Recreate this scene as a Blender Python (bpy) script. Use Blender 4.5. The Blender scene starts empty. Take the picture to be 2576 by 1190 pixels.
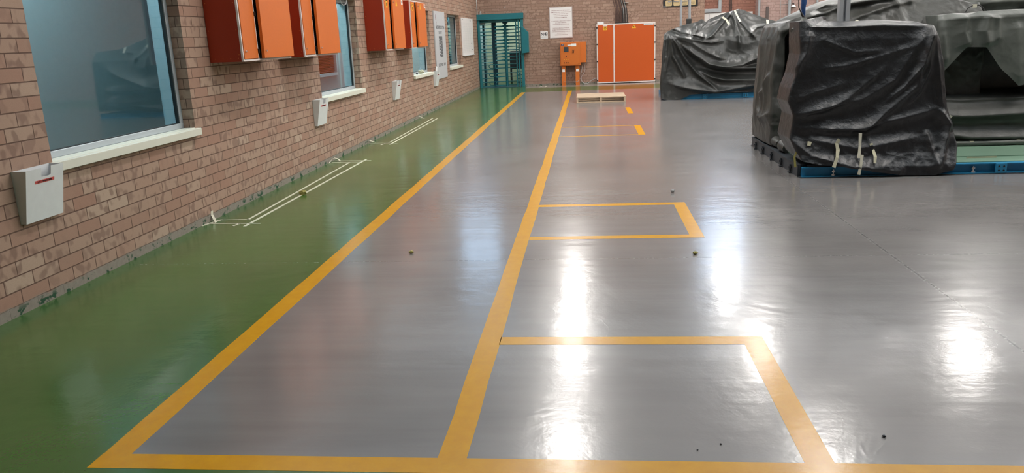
import bpy, bmesh, math, random
import numpy as np
from mathutils import Vector, Matrix, noise as mnoise

random.seed(7)
scn = bpy.context.scene
COL = scn.collection

# ------------------------------------------------------------------ camera
def cam_setup():
    yaw, pitch, roll = [math.radians(a) for a in (-5.99756934, 14.30482643, -2.38421804)]
    cy, sy, cp, sp = math.cos(yaw), math.sin(yaw), math.cos(pitch), math.sin(pitch)
    f = Vector((sy*cp, cy*cp, -sp)); r = Vector((cy, -sy, 0)); u = r.cross(f)
    cr, sr = math.cos(roll), math.sin(roll)
    R = cr*r + sr*u; U = -sr*r + cr*u
    cd = bpy.data.cameras.new('camera'); cd.sensor_width = 36.0
    cd.lens = 1958.5263/2576*36.0; cd.clip_start = .05; cd.clip_end = 200
    c = bpy.data.objects.new('camera', cd); COL.objects.link(c)
    M = Matrix((R, U, -f)).transposed().to_4x4(); M.translation = Vector((3.31, 0, 1.45))
    c.matrix_world = M; scn.camera = c
cam_setup()

# ------------------------------------------------------------------ look, sky and daylight
scn.view_settings.view_transform = 'Standard'
scn.view_settings.look = 'None'
scn.view_settings.gamma = 1
scn.view_settings.use_curve_mapping = False
EXPOSURE = 0.3
scn.view_settings.exposure = EXPOSURE
LAMP = 52.0        # strength of the high bay lamp diffusers
SKYLIGHT = 2.6     # daylight through the translucent roof sheets
world = bpy.data.worlds.new('sky'); scn.world = world; world.use_nodes = True
bg = world.node_tree.nodes['Background']
bg.inputs[0].default_value = (.62, .8, 1.0, 1); bg.inputs[1].default_value = 4.0

# ------------------------------------------------------------------ materials
class NT:
    def __init__(s, name):
        s.m = bpy.data.materials.new(name); s.m.use_nodes = True
        s.t = s.m.node_tree; s.p = s.t.nodes['Principled BSDF']; s.out = s.t.nodes['Material Output']
    def n(s, typ, **k):
        nd = s.t.nodes.new(typ)
        for a, b in k.items():
            if a.startswith('i_'):
                key = a[2:]; key = int(key) if key.isdigit() else key.replace('_', ' ')
                nd.inputs[key].default_value = b
            else: setattr(nd, a, b)
        return nd
    def l(s, a, b): s.t.links.new(a, b)
    def math(s, op, a, b=None, c=None, clamp=False):
        nd = s.t.nodes.new('ShaderNodeMath'); nd.operation = op; nd.use_clamp = clamp
        for i, v in enumerate((a, b, c)):
            if v is None: continue
            if isinstance(v, (int, float)): nd.inputs[i].default_value = v
            else: s.l(v, nd.inputs[i])
        return nd.outputs[0]
    def mix(s, f, a, b):
        nd = s.t.nodes.new('ShaderNodeMix'); nd.data_type = 'RGBA'
        for i, v in ((0, f), (6, a), (7, b)):
            if isinstance(v, (int, float)): nd.inputs[i].default_value = v
            elif isinstance(v, tuple): nd.inputs[i].default_value = (*v, 1) if len(v) == 3 else v
            else: s.l(v, nd.inputs[i])
        return nd.outputs[2]
    def pos(s):
        g = s.n('ShaderNodeNewGeometry'); x = s.n('ShaderNodeSeparateXYZ'); s.l(g.outputs['Position'], x.inputs[0])
        return g.outputs['Position'], x.outputs[0], x.outputs[1], x.outputs[2]
    def noise(s, vec, scale, detail=3, rough=.55, scl=None):
        if scl:
            mp = s.n('ShaderNodeMapping'); mp.inputs['Scale'].default_value = scl; s.l(vec, mp.inputs[0]); vec = mp.outputs[0]
        nd = s.n('ShaderNodeTexNoise'); nd.inputs['Scale'].default_value = scale
        nd.inputs['Detail'].default_value = detail; nd.inputs['Roughness'].default_value = rough
        s.l(vec, nd.inputs['Vector']); return nd.outputs[0]
    def ramp(s, fac, pts):
        nd = s.n('ShaderNodeValToRGB'); e = nd.color_ramp.elements
        while len(e) < len(pts): e.new(.5)
        for q, (p, c) in zip(e, pts):
            q.position = p; q.color = (c, c, c, 1) if isinstance(c, (int, float)) else (*c, 1)
        s.l(fac, nd.inputs[0]); return nd.outputs[0]
    def bump(s, h, strength, dist, normal=None):
        nd = s.n('ShaderNodeBump'); nd.inputs['Strength'].default_value = strength; nd.inputs['Distance'].default_value = dist
        s.l(h, nd.inputs['Height'])
        if normal is not None: s.l(normal, nd.inputs['Normal'])
        return nd.outputs[0]

def plain(name, col, rough=.5, metal=0, spec=.5, var=.06, nscale=18, bump=0, coat=0):
    """painted / plastic / metal surface with a slight procedural unevenness"""
    k = NT(name); p, x, y, z = k.pos()
    nz = k.noise(p, nscale, 3)
    a = tuple(max(0, c*(1-var)) for c in col); b = tuple(min(1, c*(1+var)) for c in col)
    k.l(k.mix(nz, a, b), k.p.inputs['Base Color'])
    k.p.inputs['Roughness'].default_value = rough; k.p.inputs['Metallic'].default_value = metal
    k.p.inputs['Specular IOR Level'].default_value = spec; k.p.inputs['Coat Weight'].default_value = coat
    if bump:
        k.l(k.bump(k.noise(p, nscale*6, 2), bump, .002), k.p.inputs['Normal'])
    return k.m

def emit(name, col, strength, base=(.8, .8, .8)):
    k = NT(name); k.p.inputs['Base Color'].default_value = (*base, 1)
    k.p.inputs['Emission Color'].default_value = (*col, 1); k.p.inputs['Emission Strength'].default_value = strength
    return k.m

def brick_mat(name, c1, c2, dark, foot=True, mk=.40):
    k = NT(name); p, x, y, z = k.pos()
    u = k.math('ADD', x, y)
    wob = k.noise(p, 1.7, 2)
    zz = k.math('ADD', k.math('ADD', z, .0225), k.math('MULTIPLY', k.math('SUBTRACT', wob, .5), .006))
    cm = k.n('ShaderNodeCombineXYZ'); k.l(k.math('ADD', u, -.02), cm.inputs[0]); k.l(zz, cm.inputs[1])
    b = k.n('ShaderNodeTexBrick'); k.l(cm.outputs[0], b.inputs['Vector'])
    b.offset = .5; b.offset_frequency = 2; b.squash = 1
    b.inputs['Scale'].default_value = 1; b.inputs['Brick Width'].default_value = .2355; b.inputs['Row Height'].default_value = .0835
    b.inputs['Mortar Size'].default_value = .0040; b.inputs['Mortar Smooth'].default_value = .35; b.inputs['Bias'].default_value = 0
    b.inputs['Color1'].default_value = (0, 0, 0, 1); b.inputs['Color2'].default_value = (1, 1, 1, 1)
    b.inputs['Mortar'].default_value = (.5, .5, .5, 1)
    rnd = k.n('ShaderNodeSeparateColor'); k.l(b.outputs['Color'], rnd.inputs[0]); rv = rnd.outputs[0]
    # fired blotches: two soft dark patches per brick, different for each brick
    sh = k.n('ShaderNodeCombineXYZ'); k.l(u, sh.inputs[0]); k.l(z, sh.inputs[1]); k.l(k.math('MULTIPLY', rv, 9.0), sh.inputs[2])
    bl = k.noise(sh.outputs[0], 13, .5, .4, (1.5, 1.0, 1))
    blf = k.ramp(bl, [(.53, 0), (.66, 1)])
    blf = k.math('MULTIPLY', blf, k.ramp(rv, [(.12, .1), (.55, .85)]))
    fine = k.noise(p, 140, 3, .7)
    base = k.mix(k.ramp(rv, [(0, 0), (.25, .15), (.5, .55), (.75, .35), (1, 1)]), c1, c2)
    base = k.mix(k.math('MULTIPLY', blf, .70), base, dark)
    base = k.mix(k.math('MULTIPLY', k.math('SUBTRACT', fine, .38), .7, clamp=True), base, tuple(c*.62 for c in c1))
    stain = k.noise(p, 2.2, 3)
    base = k.mix(k.math('MULTIPLY', k.math('SUBTRACT', stain, .42), .8, clamp=True), base, tuple(c*.8 for c in c2))
    joint_shade = tuple(c*mk for c in c1)  # mortar darkened to paint in the shadow lines of the raked joints
    colr = k.mix(b.outputs['Fac'], base, joint_shade)
    if foot:
        # rough cement fillet with green paint splashes along the foot of the wall
        ft = k.math('ADD', z, k.math('MULTIPLY', k.math('SUBTRACT', k.noise(p, 9, 3), .5), .05))
        ff = k.ramp(ft, [(.055, 1), (.07, 0)])
        gp = k.ramp(k.noise(p, 16, 4, .6, (1, .6, 1)), [(.56, 0), (.6, 1)])
        gp = k.math('MULTIPLY', gp, k.ramp(z, [(.03, 1), (.075, 0)]))
        cem = k.mix(k.noise(p, 30, 3), (.20, .175, .145), (.30, .27, .23))
        colr = k.mix(ff, colr, cem); colr = k.mix(gp, colr, (.02, .07, .035))
    k.l(colr, k.p.inputs['Base Color']); k.p.inputs['Roughness'].default_value = .8
    k.p.inputs['Specular IOR Level'].default_value = .3
    h = k.math('SUBTRACT', k.math('MULTIPLY', fine, .12), b.outputs['Fac'])
    k.l(k.bump(h, .9, .006), k.p.inputs['Normal'])
    return k.m

def floor_mat():
    k = NT('coated_floor'); p, x, y, z = k.pos()
    def less(a, v): return k.math('LESS_THAN', a, v)
    def more(a, v): return k.math('GREATER_THAN', a, v)
    far = k.math('MULTIPLY', more(y, 21.45), less(y, 40))
    green = k.math('MAXIMUM', k.math('MAXIMUM', less(x, 1.53), less(y, 2.42)), far)
    edge = k.math('ADD', y, k.math('MULTIPLY', k.math('SUBTRACT', k.noise(p, 2.5, 3), .5), .12))
    strip = k.math('MULTIPLY', more(edge, 23.15), more(x, 1.45))
    cloud = k.noise(p, .55, 1.5, .4)
    grey = k.mix(k.ramp(cloud, [(.3, 0), (.7, 1)]), (.160, .150, .146), (.198, .186, .181))
    dust = k.ramp(k.noise(p, 1.6, 1.5, .4, (1, 1.6, 1)), [(.3, 0), (.8, 1)])
    grey = k.mix(k.math('MULTIPLY', dust, .30), grey, (.30, .285, .27))
    brush = k.ramp(k.noise(p, 3.0, 3, .55, (.35, 3.2, 1)), [(.35, 0), (.75, 1)])
    grey = k.mix(k.math('MULTIPLY', brush, .28), grey, (.26, .25, .24))
    gr = k.mix(k.ramp(k.noise(p, .8, 1.5), [(.3, 0), (.7, 1)]), (.030, .112, .018), (.052, .142, .026))
    gr = k.mix(k.math('MULTIPLY', dust, .10), gr, (.2, .22, .12))
    c = k.mix(green, grey, gr)
    c = k.mix(strip, c, k.mix(k.noise(p, 6, 4), (.26, .23, .20), (.36, .33, .30)))
    # joints in the slab
    def line(co, v, w): return less(k.math('ABSOLUTE', k.math('SUBTRACT', k.math('ADD', co, k.math('MULTIPLY', k.noise(p, 30, 3), .006)), v)), w)
    j = k.math('MAXIMUM', k.math('MAXIMUM', line(y, 5.023, .0026), line(y, 9.56, .003)), line(x, 5.228, .005))
    j2 = k.math('MULTIPLY', line(x, 1.33, .0022), more(y, 3.0))
    jj = k.math('MAXIMUM', j, j2)
    c = k.mix(k.math('MULTIPLY', jj, .55), c, (.05, .055, .05))
    chips = k.math('MULTIPLY', k.ramp(k.noise(p, 55, 2), [(.55, 0), (.6, 1)]), k.math('MAXIMUM', line(x, 5.228, .016), line(y, 5.023, .006)))
    c = k.mix(k.math('MULTIPLY', chips, .55), c, (.38, .37, .36))
    k.l(c, k.p.inputs['Base Color'])
    # trowel arcs, scuffs and orange peel in the glossy coat
    sw = k.n('ShaderNodeTexNoise'); sw.inputs['Scale'].default_value = 1.6; sw.inputs['Detail'].default_value = 5
    sw.inputs['Distortion'].default_value = 2.6; sw.inputs['Roughness'].default_value = .5
    k.l(p, sw.inputs['Vector'])
    sx = k.noise(p, 2.2, 3, .5, (.45, 2.6, 1))
    peel = k.noise(p, 75, 2, .5); mid = k.noise(p, 9, 3, .55)
    h = k.math('ADD', k.math('MULTIPLY', sw.outputs[0], 2.2), k.math('MULTIPLY', sx, 2.4))
    h = k.math('ADD', h, k.math('ADD', k.math('MULTIPLY', mid, .9), k.math('MULTIPLY', peel, .26)))
    # thin curved trowel lines and scuffs, in patches
    ar = k.n('ShaderNodeTexNoise'); ar.inputs['Scale'].default_value = 1.4; ar.inputs['Detail'].default_value = 3; ar.inputs['Distortion'].default_value = .5
    k.l(p, ar.inputs['Vector'])
    arc = k.math('ABSOLUTE', k.math('SUBTRACT', k.math('FRACT', k.math('MULTIPLY', ar.outputs[0], 9.0)), .5))
    arc = k.math('MULTIPLY', k.ramp(arc, [(0, 1), (.06, 0)]), k.ramp(k.noise(p, 1.1, 2), [(.5, 0), (.62, 1)]))
    h = k.math('ADD', h, k.math('MULTIPLY', arc, .13))
    h = k.math('SUBTRACT', h, k.math('MULTIPLY', jj, .3))
    n1 = k.bump(h, .35, .0022)
    k.l(n1, k.p.inputs['Normal']); k.l(n1, k.p.inputs['Coat Normal'])
    rg = k.ramp(k.noise(p, 1.3, 2, .5), [(.3, .21), (.7, .27)])
    k.l(rg, k.p.inputs['Roughness'])
    k.p.inputs['Specular IOR Level'].default_value = .55
    k.p.inputs['Coat Weight'].default_value = .35; k.p.inputs['Coat Roughness'].default_value = .13; k.p.inputs['Coat IOR'].default_value = 1.5
    return k.m

def tape_floor_mat():
    k = NT('yellow_floor_paint'); p, x, y, z = k.pos()
    w = k.ramp(k.noise(p, 12, 5, .65), [(.35, 0), (.75, 1)])
    k.l(k.mix(w, (.60, .285, .001), (.66, .335, .002)), k.p.inputs['Base Color'])
    k.p.inputs['Roughness'].default_value = .27; k.p.inputs['Specular IOR Level'].default_value = .28; k.p.inputs['Coat Weight'].default_value = .12; k.p.inputs['Coat Roughness'].default_value = .13
    h = k.math('ADD', k.math('MULTIPLY', k.noise(p, 14, 3, .55, (1, 1.6, 1)), .6), k.math('MULTIPLY', k.noise(p, 75, 2), .12))
    nn = k.bump(h, .35, .003); k.l(nn, k.p.inputs['Normal']); k.l(nn, k.p.inputs['Coat Normal'])
    return k.m

def tarp_mat(name, c, rough=.38, crink=1.0, coat=.0):
    k = NT(name); p, x, y, z = k.pos()
    dirt = k.ramp(k.noise(p, 3.2, 6, .65), [(.45, 0), (.8, 1)])
    k.l(k.mix(k.math('MULTIPLY', dirt, .45), c, tuple(min(1, v*2.1+.012) for v in c)), k.p.inputs['Base Color'])
    k.l(k.ramp(k.noise(p, 5, 4), [(.3, rough-.05), (.7, rough+.1)]), k.p.inputs['Roughness'])
    k.p.inputs['Specular IOR Level'].default_value = .6
    k.p.inputs['Coat Weight'].default_value = coat; k.p.inputs['Coat Roughness'].default_value = .28
    v = k.n('ShaderNodeTexVoronoi'); v.feature = 'DISTANCE_TO_EDGE'; v.inputs['Scale'].default_value = 7
    dn = k.n('ShaderNodeTexNoise'); dn.inputs['Scale'].default_value = 6; k.l(p, dn.inputs['Vector'])
    vm = k.n('ShaderNodeVectorMath'); vm.operation = 'MULTIPLY_ADD'; k.l(dn.outputs['Color'], vm.inputs[0])
    vm.inputs[1].default_value = (.25, .25, .25); k.l(p, vm.inputs[2]); k.l(vm.outputs[0], v.inputs['Vector'])
    cr = k.ramp(v.outputs[0], [(0, 1), (.12, 0)])
    h = k.math('ADD', k.math('MULTIPLY', cr, .08*crink), k.math('MULTIPLY', k.noise(p, 16, 5, .6), .9*crink))
    k.l(k.bump(h, .7, .012), k.p.inputs['Normal'])
    return k.m

def glass_mat(name, tint, extra=0.0):
    k = NT(name)
    g = k.n('ShaderNodeNewGeometry'); dt = k.n('ShaderNodeVectorMath'); dt.operation = 'DOT_PRODUCT'
    k.l(g.outputs['Incoming'], dt.inputs[0]); k.l(g.outputs['Normal'], dt.inputs[1])
    c = k.math('SUBTRACT', 1.0, k.math('ABSOLUTE', dt.outputs['Value']))
    f2 = k.math('ADD', k.math('MULTIPLY', k.math('POWER', c, 5.0), .85), .04+extra, clamp=True)
    tr = k.n('ShaderNodeBsdfTransparent'); tr.inputs[0].default_value = (*tint, 1)
    gl = k.n('ShaderNodeBsdfGlossy'); gl.inputs['Roughness'].default_value = .02; gl.inputs['Color'].default_value = (.93, .98, 1, 1)
    mx = k.n('ShaderNodeMixShader'); k.l(f2, mx.inputs[0]); k.l(tr.outputs[0], mx.inputs[1]); k.l(gl.outputs[0], mx.inputs[2])
    k.l(mx.outputs[0], k.out.inputs[0]); return k.m

def wood_mat(name, a, b):
    k = NT(name); p, x, y, z = k.pos()
    g = k.noise(p, 9, 5, .6, (.6, 9, 9))
    k.l(k.mix(g, a, b), k.p.inputs['Base Color']); k.p.inputs['Roughness'].default_value = .75
    return k.m

M = {}
M['brick'] = brick_mat('facing_brick', (.35, .205, .148), (.46, .345, .262), (.15, .085, .068))
M['brick_back'] = brick_mat('facing_brick_brown', (.31, .195, .145), (.41, .275, .21), (.16, .09, .07), mk=.72)
M['brick_red'] = brick_mat('facing_brick_red', (.32, .15, .11), (.40, .20, .155), (.15, .07, .055), mk=.65)
M['brick_mauve'] = brick_mat('facing_brick_mauve', (.40, .27, .24), (.46, .32, .29), (.28, .18, .165), mk=.7)
M['floor'] = floor_mat()
M['yellow'] = tape_floor_mat()
M['tarp1'] = tarp_mat('black_sheeting', (.030, .032, .030), .35, .5)
M['tarp2'] = tarp_mat('black_plastic_sheeting', (.009, .010, .012), .36, 1.0, .1)
M['tarp3'] = tarp_mat('dark_green_sheeting', (.090, .098, .086), .45, .4)
M['tarpb'] = tarp_mat('dark_sheeting_matt', (.045, .046, .041), .45, .5)
M['plaster'] = plain('pale_plaster', (.62, .70, .72), .7)
M['plaster_blue'] = plain('pale_blue_plaster', (.50, .66, .74), .6)
M['plaster_grey'] = plain('grey_partition', (.30, .38, .41), .6)
M['ceiling'] = plain('roof_sheet', (.50, .49, .48), .6, var=.12, nscale=1.2)
M['steel_grey'] = plain('grey_paint', (.22, .24, .25), .45)
M['alu'] = plain('anodised_aluminium', (.50, .56, .60), .35, .3)
M['gasket'] = plain('black_gasket', (.012, .02, .025), .6)
M['sill'] = plain('cream_sill', (.70, .70, .60), .45, var=.05, nscale=9)
M['white'] = plain('white_enamel', (.74, .76, .77), .35)
M['trimwhite'] = plain('white_cabinet_frame', (.80, .72, .68), .4)
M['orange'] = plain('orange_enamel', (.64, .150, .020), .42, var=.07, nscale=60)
M['orange_shaded'] = plain('shaded_orange_enamel', (.36, .030, .006), .42, var=.06, nscale=60)  # cabinet orange darkened to paint in the shade on the sides
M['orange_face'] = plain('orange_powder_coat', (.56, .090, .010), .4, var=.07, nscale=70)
M['orange_panel'] = plain('light_orange_enamel', (.60, .155, .022), .42, var=.06, nscale=60)
M['dark'] = plain('dark_rubber', (.015, .012, .012), .6)
M['chrome'] = plain('bright_metal', (.7, .7, .7), .25, .9)
M['teal'] = plain('teal_paint', (.015, .16, .19), .35, var=.1)
M['teal_dark'] = plain('dark_teal_paint', (.008, .065, .10), .4, var=.1)
M['blue'] = plain('blue_paint', (.025, .25, .46), .4, var=.12)
M['green_deck'] = plain('pale_green_deck', (.20, .33, .24), .4, var=.1, nscale=6)
M['steel_dark'] = plain('dirty_shaded_steel', (.05, .06, .07), .5, .4, var=.3)
M['label_red'] = plain('red_label', (.62, .10, .09), .5)
M['black'] = plain('black_ink', (.01, .01, .012), .6)
M['grey_ink'] = plain('grey_ink', (.10, .11, .12), .6)
M['maroon_ink'] = plain('maroon_ink', (.22, .05, .05), .6)
M['sign_white'] = plain('white_sign_plate', (.80, .77, .76), .4, var=.03)
M['sign_grey'] = plain('grey_sign_plate', (.52, .54, .56), .4, var=.04)
M['paper'] = plain('white_paper', (.78, .80, .80), .7, var=.04)
M['sticker'] = plain('yellow_sticker', (.80, .42, .02), .5)
M['masking'] = plain('masking_tape', (.62, .60, .48), .7, var=.08, nscale=40)
M['masking2'] = plain('creased_masking_tape', (.50, .48, .34), .7, var=.15, nscale=40)
M['brass_plate'] = plain('tan_plate', (.56, .42, .22), .5)
M['wood'] = wood_mat('pallet_wood', (.46, .33, .22), (.62, .48, .34))
M['cable_black'] = plain('black_cable', (.02, .018, .018), .5)
M['cable_brown'] = plain('brown_cable', (.10, .055, .045), .5)
M['cable_grey'] = plain('grey_cable', (.38, .38, .38), .5)
M['pipe'] = plain('galvanised_pipe', (.42, .44, .46), .4, .3)
M['strap'] = plain('blue_webbing', (.02, .07, .22), .6, var=.3, nscale=50)
M['glass'] = glass_mat('window_glass', (.76, .86, .88), .04)
M['glass_clear'] = glass_mat('office_glass', (.84, .95, .96), .0)
M['frost'] = glass_mat('high_pane', (.9, .95, 1.0), 0)
M['blind'] = plain('brown_blind', (.24, .085, .075), .5)
M['file_blue'] = plain('dark_blue_box', (.02, .10, .16), .5)
M['lamp'] = emit('lamp_diffuser', (1.0, .95, .90), LAMP)
M['skylight'] = emit('translucent_sheet', (.86, .94, 1.0), SKYLIGHT)
M['office_fill'] = emit('office_fill', (.93, 1.0, .98), 45.0)  # glow of the lights added in the office corridor
M['lobby_fill'] = emit('lobby_fill', (.93, 1.0, .98), 20.0)  # glow of the lights added behind the turnstile
M['litter'] = plain('dried_leaf', (.38, .34, .10), .7, var=.2, nscale=80)
M['black_box'] = plain('black_backing', (.012, .012, .014), .5)
M['asphalt'] = plain('yard_paving', (.42, .45, .42), .8)
M['yard_wall'] = plain('yard_wall_paint', (.74, .80, .62), .8)
M['yard_blue'] = plain('pale_blue_wall', (.42, .56, .62), .8)

# ------------------------------------------------------------------ mesh helpers
class MB:
    def __init__(s): s.v = []; s.f = []
    def add(s, vs, fs):
        o = len(s.v); s.v += [tuple(v) for v in vs]; s.f += [tuple(i+o for i in f) for f in fs]; return s
    def box(s, x0, x1, y0, y1, z0, z1):
        return s.add([(x0,y0,z0),(x1,y0,z0),(x1,y1,z0),(x0,y1,z0),(x0,y0,z1),(x1,y0,z1),(x1,y1,z1),(x0,y1,z1)],
                     [(0,3,2,1),(4,5,6,7),(0,1,5,4),(1,2,6,5),(2,3,7,6),(3,0,4,7)])
    def prism(s, poly, axis, a, b):
        """poly: 2-D outline, extruded along axis from a to b. axis x: (y,z); y: (x,z); z: (x,y)"""
        def P(u, v, w): return {'x': (w, u, v), 'y': (u, w, v), 'z': (u, v, w)}[axis]
        n = len(poly); vs = [P(u, v, a) for u, v in poly] + [P(u, v, b) for u, v in poly]
        return s.add(vs, [tuple(range(n))[::-1], tuple(range(n, 2*n))] + [(i, (i+1) % n, n+(i+1) % n, n+i) for i in range(n)])
    def tube(s, pts, r, n=8, cap=True):
        pts = [Vector(p) for p in pts]; N = len(pts); rs = r if isinstance(r, (list, tuple)) else [r]*N
        d0 = (pts[1]-pts[0]).normalized(); up = Vector((0, 0, 1)) if abs(d0.z) < .9 else Vector((1, 0, 0))
        a = d0.cross(up).normalized(); vs = []
        for i, p in enumerate(pts):
            d = (pts[min(i+1, N-1)]-pts[max(i-1, 0)]).normalized()
            a = (a - d*a.dot(d)).normalized(); b = d.cross(a)
            for k in range(n):
                t = 2*math.pi*k/n; vs.append(p+(a*math.cos(t)+b*math.sin(t))*rs[i])
        fs = [(i*n+k, i*n+(k+1) % n, (i+1)*n+(k+1) % n, (i+1)*n+k) for i in range(N-1) for k in range(n)]
        if cap: fs += [tuple(range(n))[::-1], tuple(range((N-1)*n, N*n))]
        return s.add(vs, fs)
    def cyl(s, p, q, r, n=12): return s.tube([p, q], r, n)
    def build(s, name, mat, parent=None, bevel=0, smooth=False, kind=None):
        me = bpy.data.meshes.new(name); me.from_pydata(s.v, [], s.f)
        bm = bmesh.new(); bm.from_mesh(me); bmesh.ops.recalc_face_normals(bm, faces=bm.faces); bm.to_mesh(me); bm.free()
        me.materials.append(mat)
        if smooth:
            me.polygons.foreach_set('use_smooth', [True]*len(me.polygons))
            me.set_sharp_from_angle(angle=math.radians(40))
        o = bpy.data.objects.new(name, me); COL.objects.link(o)
        if parent is not None: o.parent = parent; o.matrix_parent_inverse = parent_inv(parent)
        if bevel:
            b = o.modifiers.new('bevel', 'BEVEL'); b.width = bevel; b.segments = 2; b.limit_method = 'ANGLE'
        if kind: o['kind'] = kind
        return o

def parent_inv(p):
    """everything is modelled in world coordinates; parents are only translated"""
    t = Vector((0, 0, 0))
    while p is not None:
        t += p.location + p.matrix_parent_inverse.translation; p = p.parent
    return Matrix.Translation(-t)

def tag(o, label, cat, group=None, kind=None):
    o['label'] = label; o['category'] = cat
    if group: o['group'] = group
    if kind: o['kind'] = kind
    return o

def thing(name, label, cat, loc, group=None):
    o = bpy.data.objects.new(name, None); o.empty_display_size = .1; COL.objects.link(o); o.location = loc
    return tag(o, label, cat, group)

def copy_tree(o, dx, label=None, parent=None):
    c = o.copy(); COL.objects.link(c)
    if parent is None: c.location = o.location + Vector(dx)
    else: c.parent = parent; c.matrix_parent_inverse = o.matrix_parent_inverse.copy()
    if label: c['label'] = label
    for ch in list(o.children): copy_tree(ch, dx, None, c)
    return c

def text_mb(mb, s, size, origin, right, up, align='CENTER', depth=.0008, width=None, height=None):
    cu = bpy.data.curves.new('lettering', 'FONT'); cu.body = s; cu.size = size; cu.align_x = align; cu.extrude = depth
    cu.resolution_u = 2; cu.offset = size*.004
    o = bpy.data.objects.new('lettering', cu); COL.objects.link(o)
    bpy.context.view_layer.update()
    me = o.evaluated_get(bpy.context.evaluated_depsgraph_get()).to_mesh()
    vs = [v.co.copy() for v in me.vertices]; fs = [tuple(p.vertices) for p in me.polygons]
    o.evaluated_get(bpy.context.evaluated_depsgraph_get()).to_mesh_clear()
    bpy.data.objects.remove(o); bpy.data.curves.remove(cu)
    if not vs: return mb
    w = max(v.x for v in vs)-min(v.x for v in vs); h = max(v.y for v in vs)-min(v.y for v in vs)
    kx = width/w if width else 1; ky = height/h if height else 1
    R, U = Vector(right), Vector(up); Nn = R.cross(U)
    return mb.add([Vector(origin)+R*v.x*kx+U*v.y*ky+Nn*v.z for v in vs], fs)

# ================================================================== LARGE STRUCTURE
YB = 24.05                       # face of the back wall
fl = MB().box(-3.3, 24, -8, 30, -.1, 0).build('floor', M['floor'], kind='structure')

# left wall: brick leaf with four window openings; a wall in full height
WIN = [(4.49, 6.31), (9.56, 11.35), (14.86, 16.66), (18.88, 20.64)]
WZ0, WZ1 = .818, 2.06
def leaf(name, x0, x1, mat, H=3.0):
    m = MB(); ys = [-8] + [v for w in WIN for v in w] + [YB]
    m.box(x0, x1, ys[0], ys[-1], 0, WZ0-.06); m.box(x0, x1, ys[0], ys[-1], WZ1, H)
    for i in range(0, len(ys), 2): m.box(x0, x1, ys[i], ys[i+1], WZ0-.06, WZ1)
    return m.build(name, mat, kind='structure')
leaf('wall_left', -.10, 0, M['brick'])
leaf('wall_left_inner', -.26, -.10, M['plaster_blue'])
# office corridor behind it
MB().box(-3.3, 0, -8, YB, 3.0, 3.1).build('ceiling_office', M['plaster'], kind='structure')
oc = MB()
oc.box(-1.32, -1.22, -8, 11.9, 0, 3.0).box(-1.32, -1.22, 14.0, YB, 0, 3.0).box(-1.32, -1.22, 11.9, 14.0, 0, .93).box(-1.32, -1.22, 11.9, 14.0, 1.98, 3.0)
oc.build('wall_corridor', M['plaster_grey'], kind='structure')
MB().box(-1.22, -.26, 8.0, 8.08, 0, 3.0).build('wall_corridor_end', M['plaster_grey'], kind='structure')
MB().box(-1.22, -.26, 17.7, 17.78, 0, 3.0).build('wall_corridor_cross', M['plaster'], kind='structure')
MB().box(-3.4, -3.3, -8, 30, 0, 7.5).build('wall_outer', M['plaster'], kind='structure')
MB().box(24, 24.1, -8, 30, 0, 7.5).build('wall_right', M['brick_back'], kind='structure')
MB().box(-3.3, 24, -8.1, -8, 0, 7.5).build('wall_front', M['brick_back'], kind='structure')

# back wall: turnstile opening, two tall high windows, a recessed bay
bw = MB(); T = .3
def bwall(x0, x1, z0, z1, y=YB, m=bw): m.box(x0, x1, y, y+T, z0, z1)
bwall(-3.3, .04, 0, 4.3); bwall(.04, 1.30, 2.0, 4.3); bwall(1.30, 6.70, 0, 4.3)
bwall(-3.3, -.9, 4.3, 7.0); bwall(.40, 6.70, 4.3, 7.0); bwall(-3.3, 24, 7.0, 7.5)
bw.build('wall_back', M['brick_back'], kind='structure')
m2 = MB(); bwall(8.2, 24, 0, 7.0, YB, m2)
m2.build('wall_back_far', M['brick_mauve'], kind='structure')
m3 = MB(); bwall(6.70, 8.2, 0, 4.2, YB+.3, m3); m3.box(6.62, 6.70, YB+.3, YB+.6, 0, 4.2).box(8.2, 8.28, YB+.3, YB+.6, 0, 4.2)
m3.build('wall_recess', M['brick_red'], kind='structure')
def high_window(n, x0, x1, z0, z1, y):
    f = MB(); w = .06
    f.box(x0, x1, y, y+.08, z0, z0+w).box(x0, x1, y, y+.08, z1-w, z1).box(x0, x0+w, y, y+.08, z0, z1).box(x1-w, x1, y, y+.08, z0, z1)
    xm = (x0+x1)/2; f.box(xm-.03, xm+.03, y, y+.08, z0, z1)
    fo = f.build('window_%d' % n, M['alu'], kind='structure')
    MB().box(x0+w, x1-w, y+.03, y+.04, z0+w, z1-w).build('pane', M['frost'], fo)
high_window(5, -.9, .40, 4.3, 7.0, YB+.15)
high_window(6, 6.70, 8.2, 4.2, 7.0, YB+.35)

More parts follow.
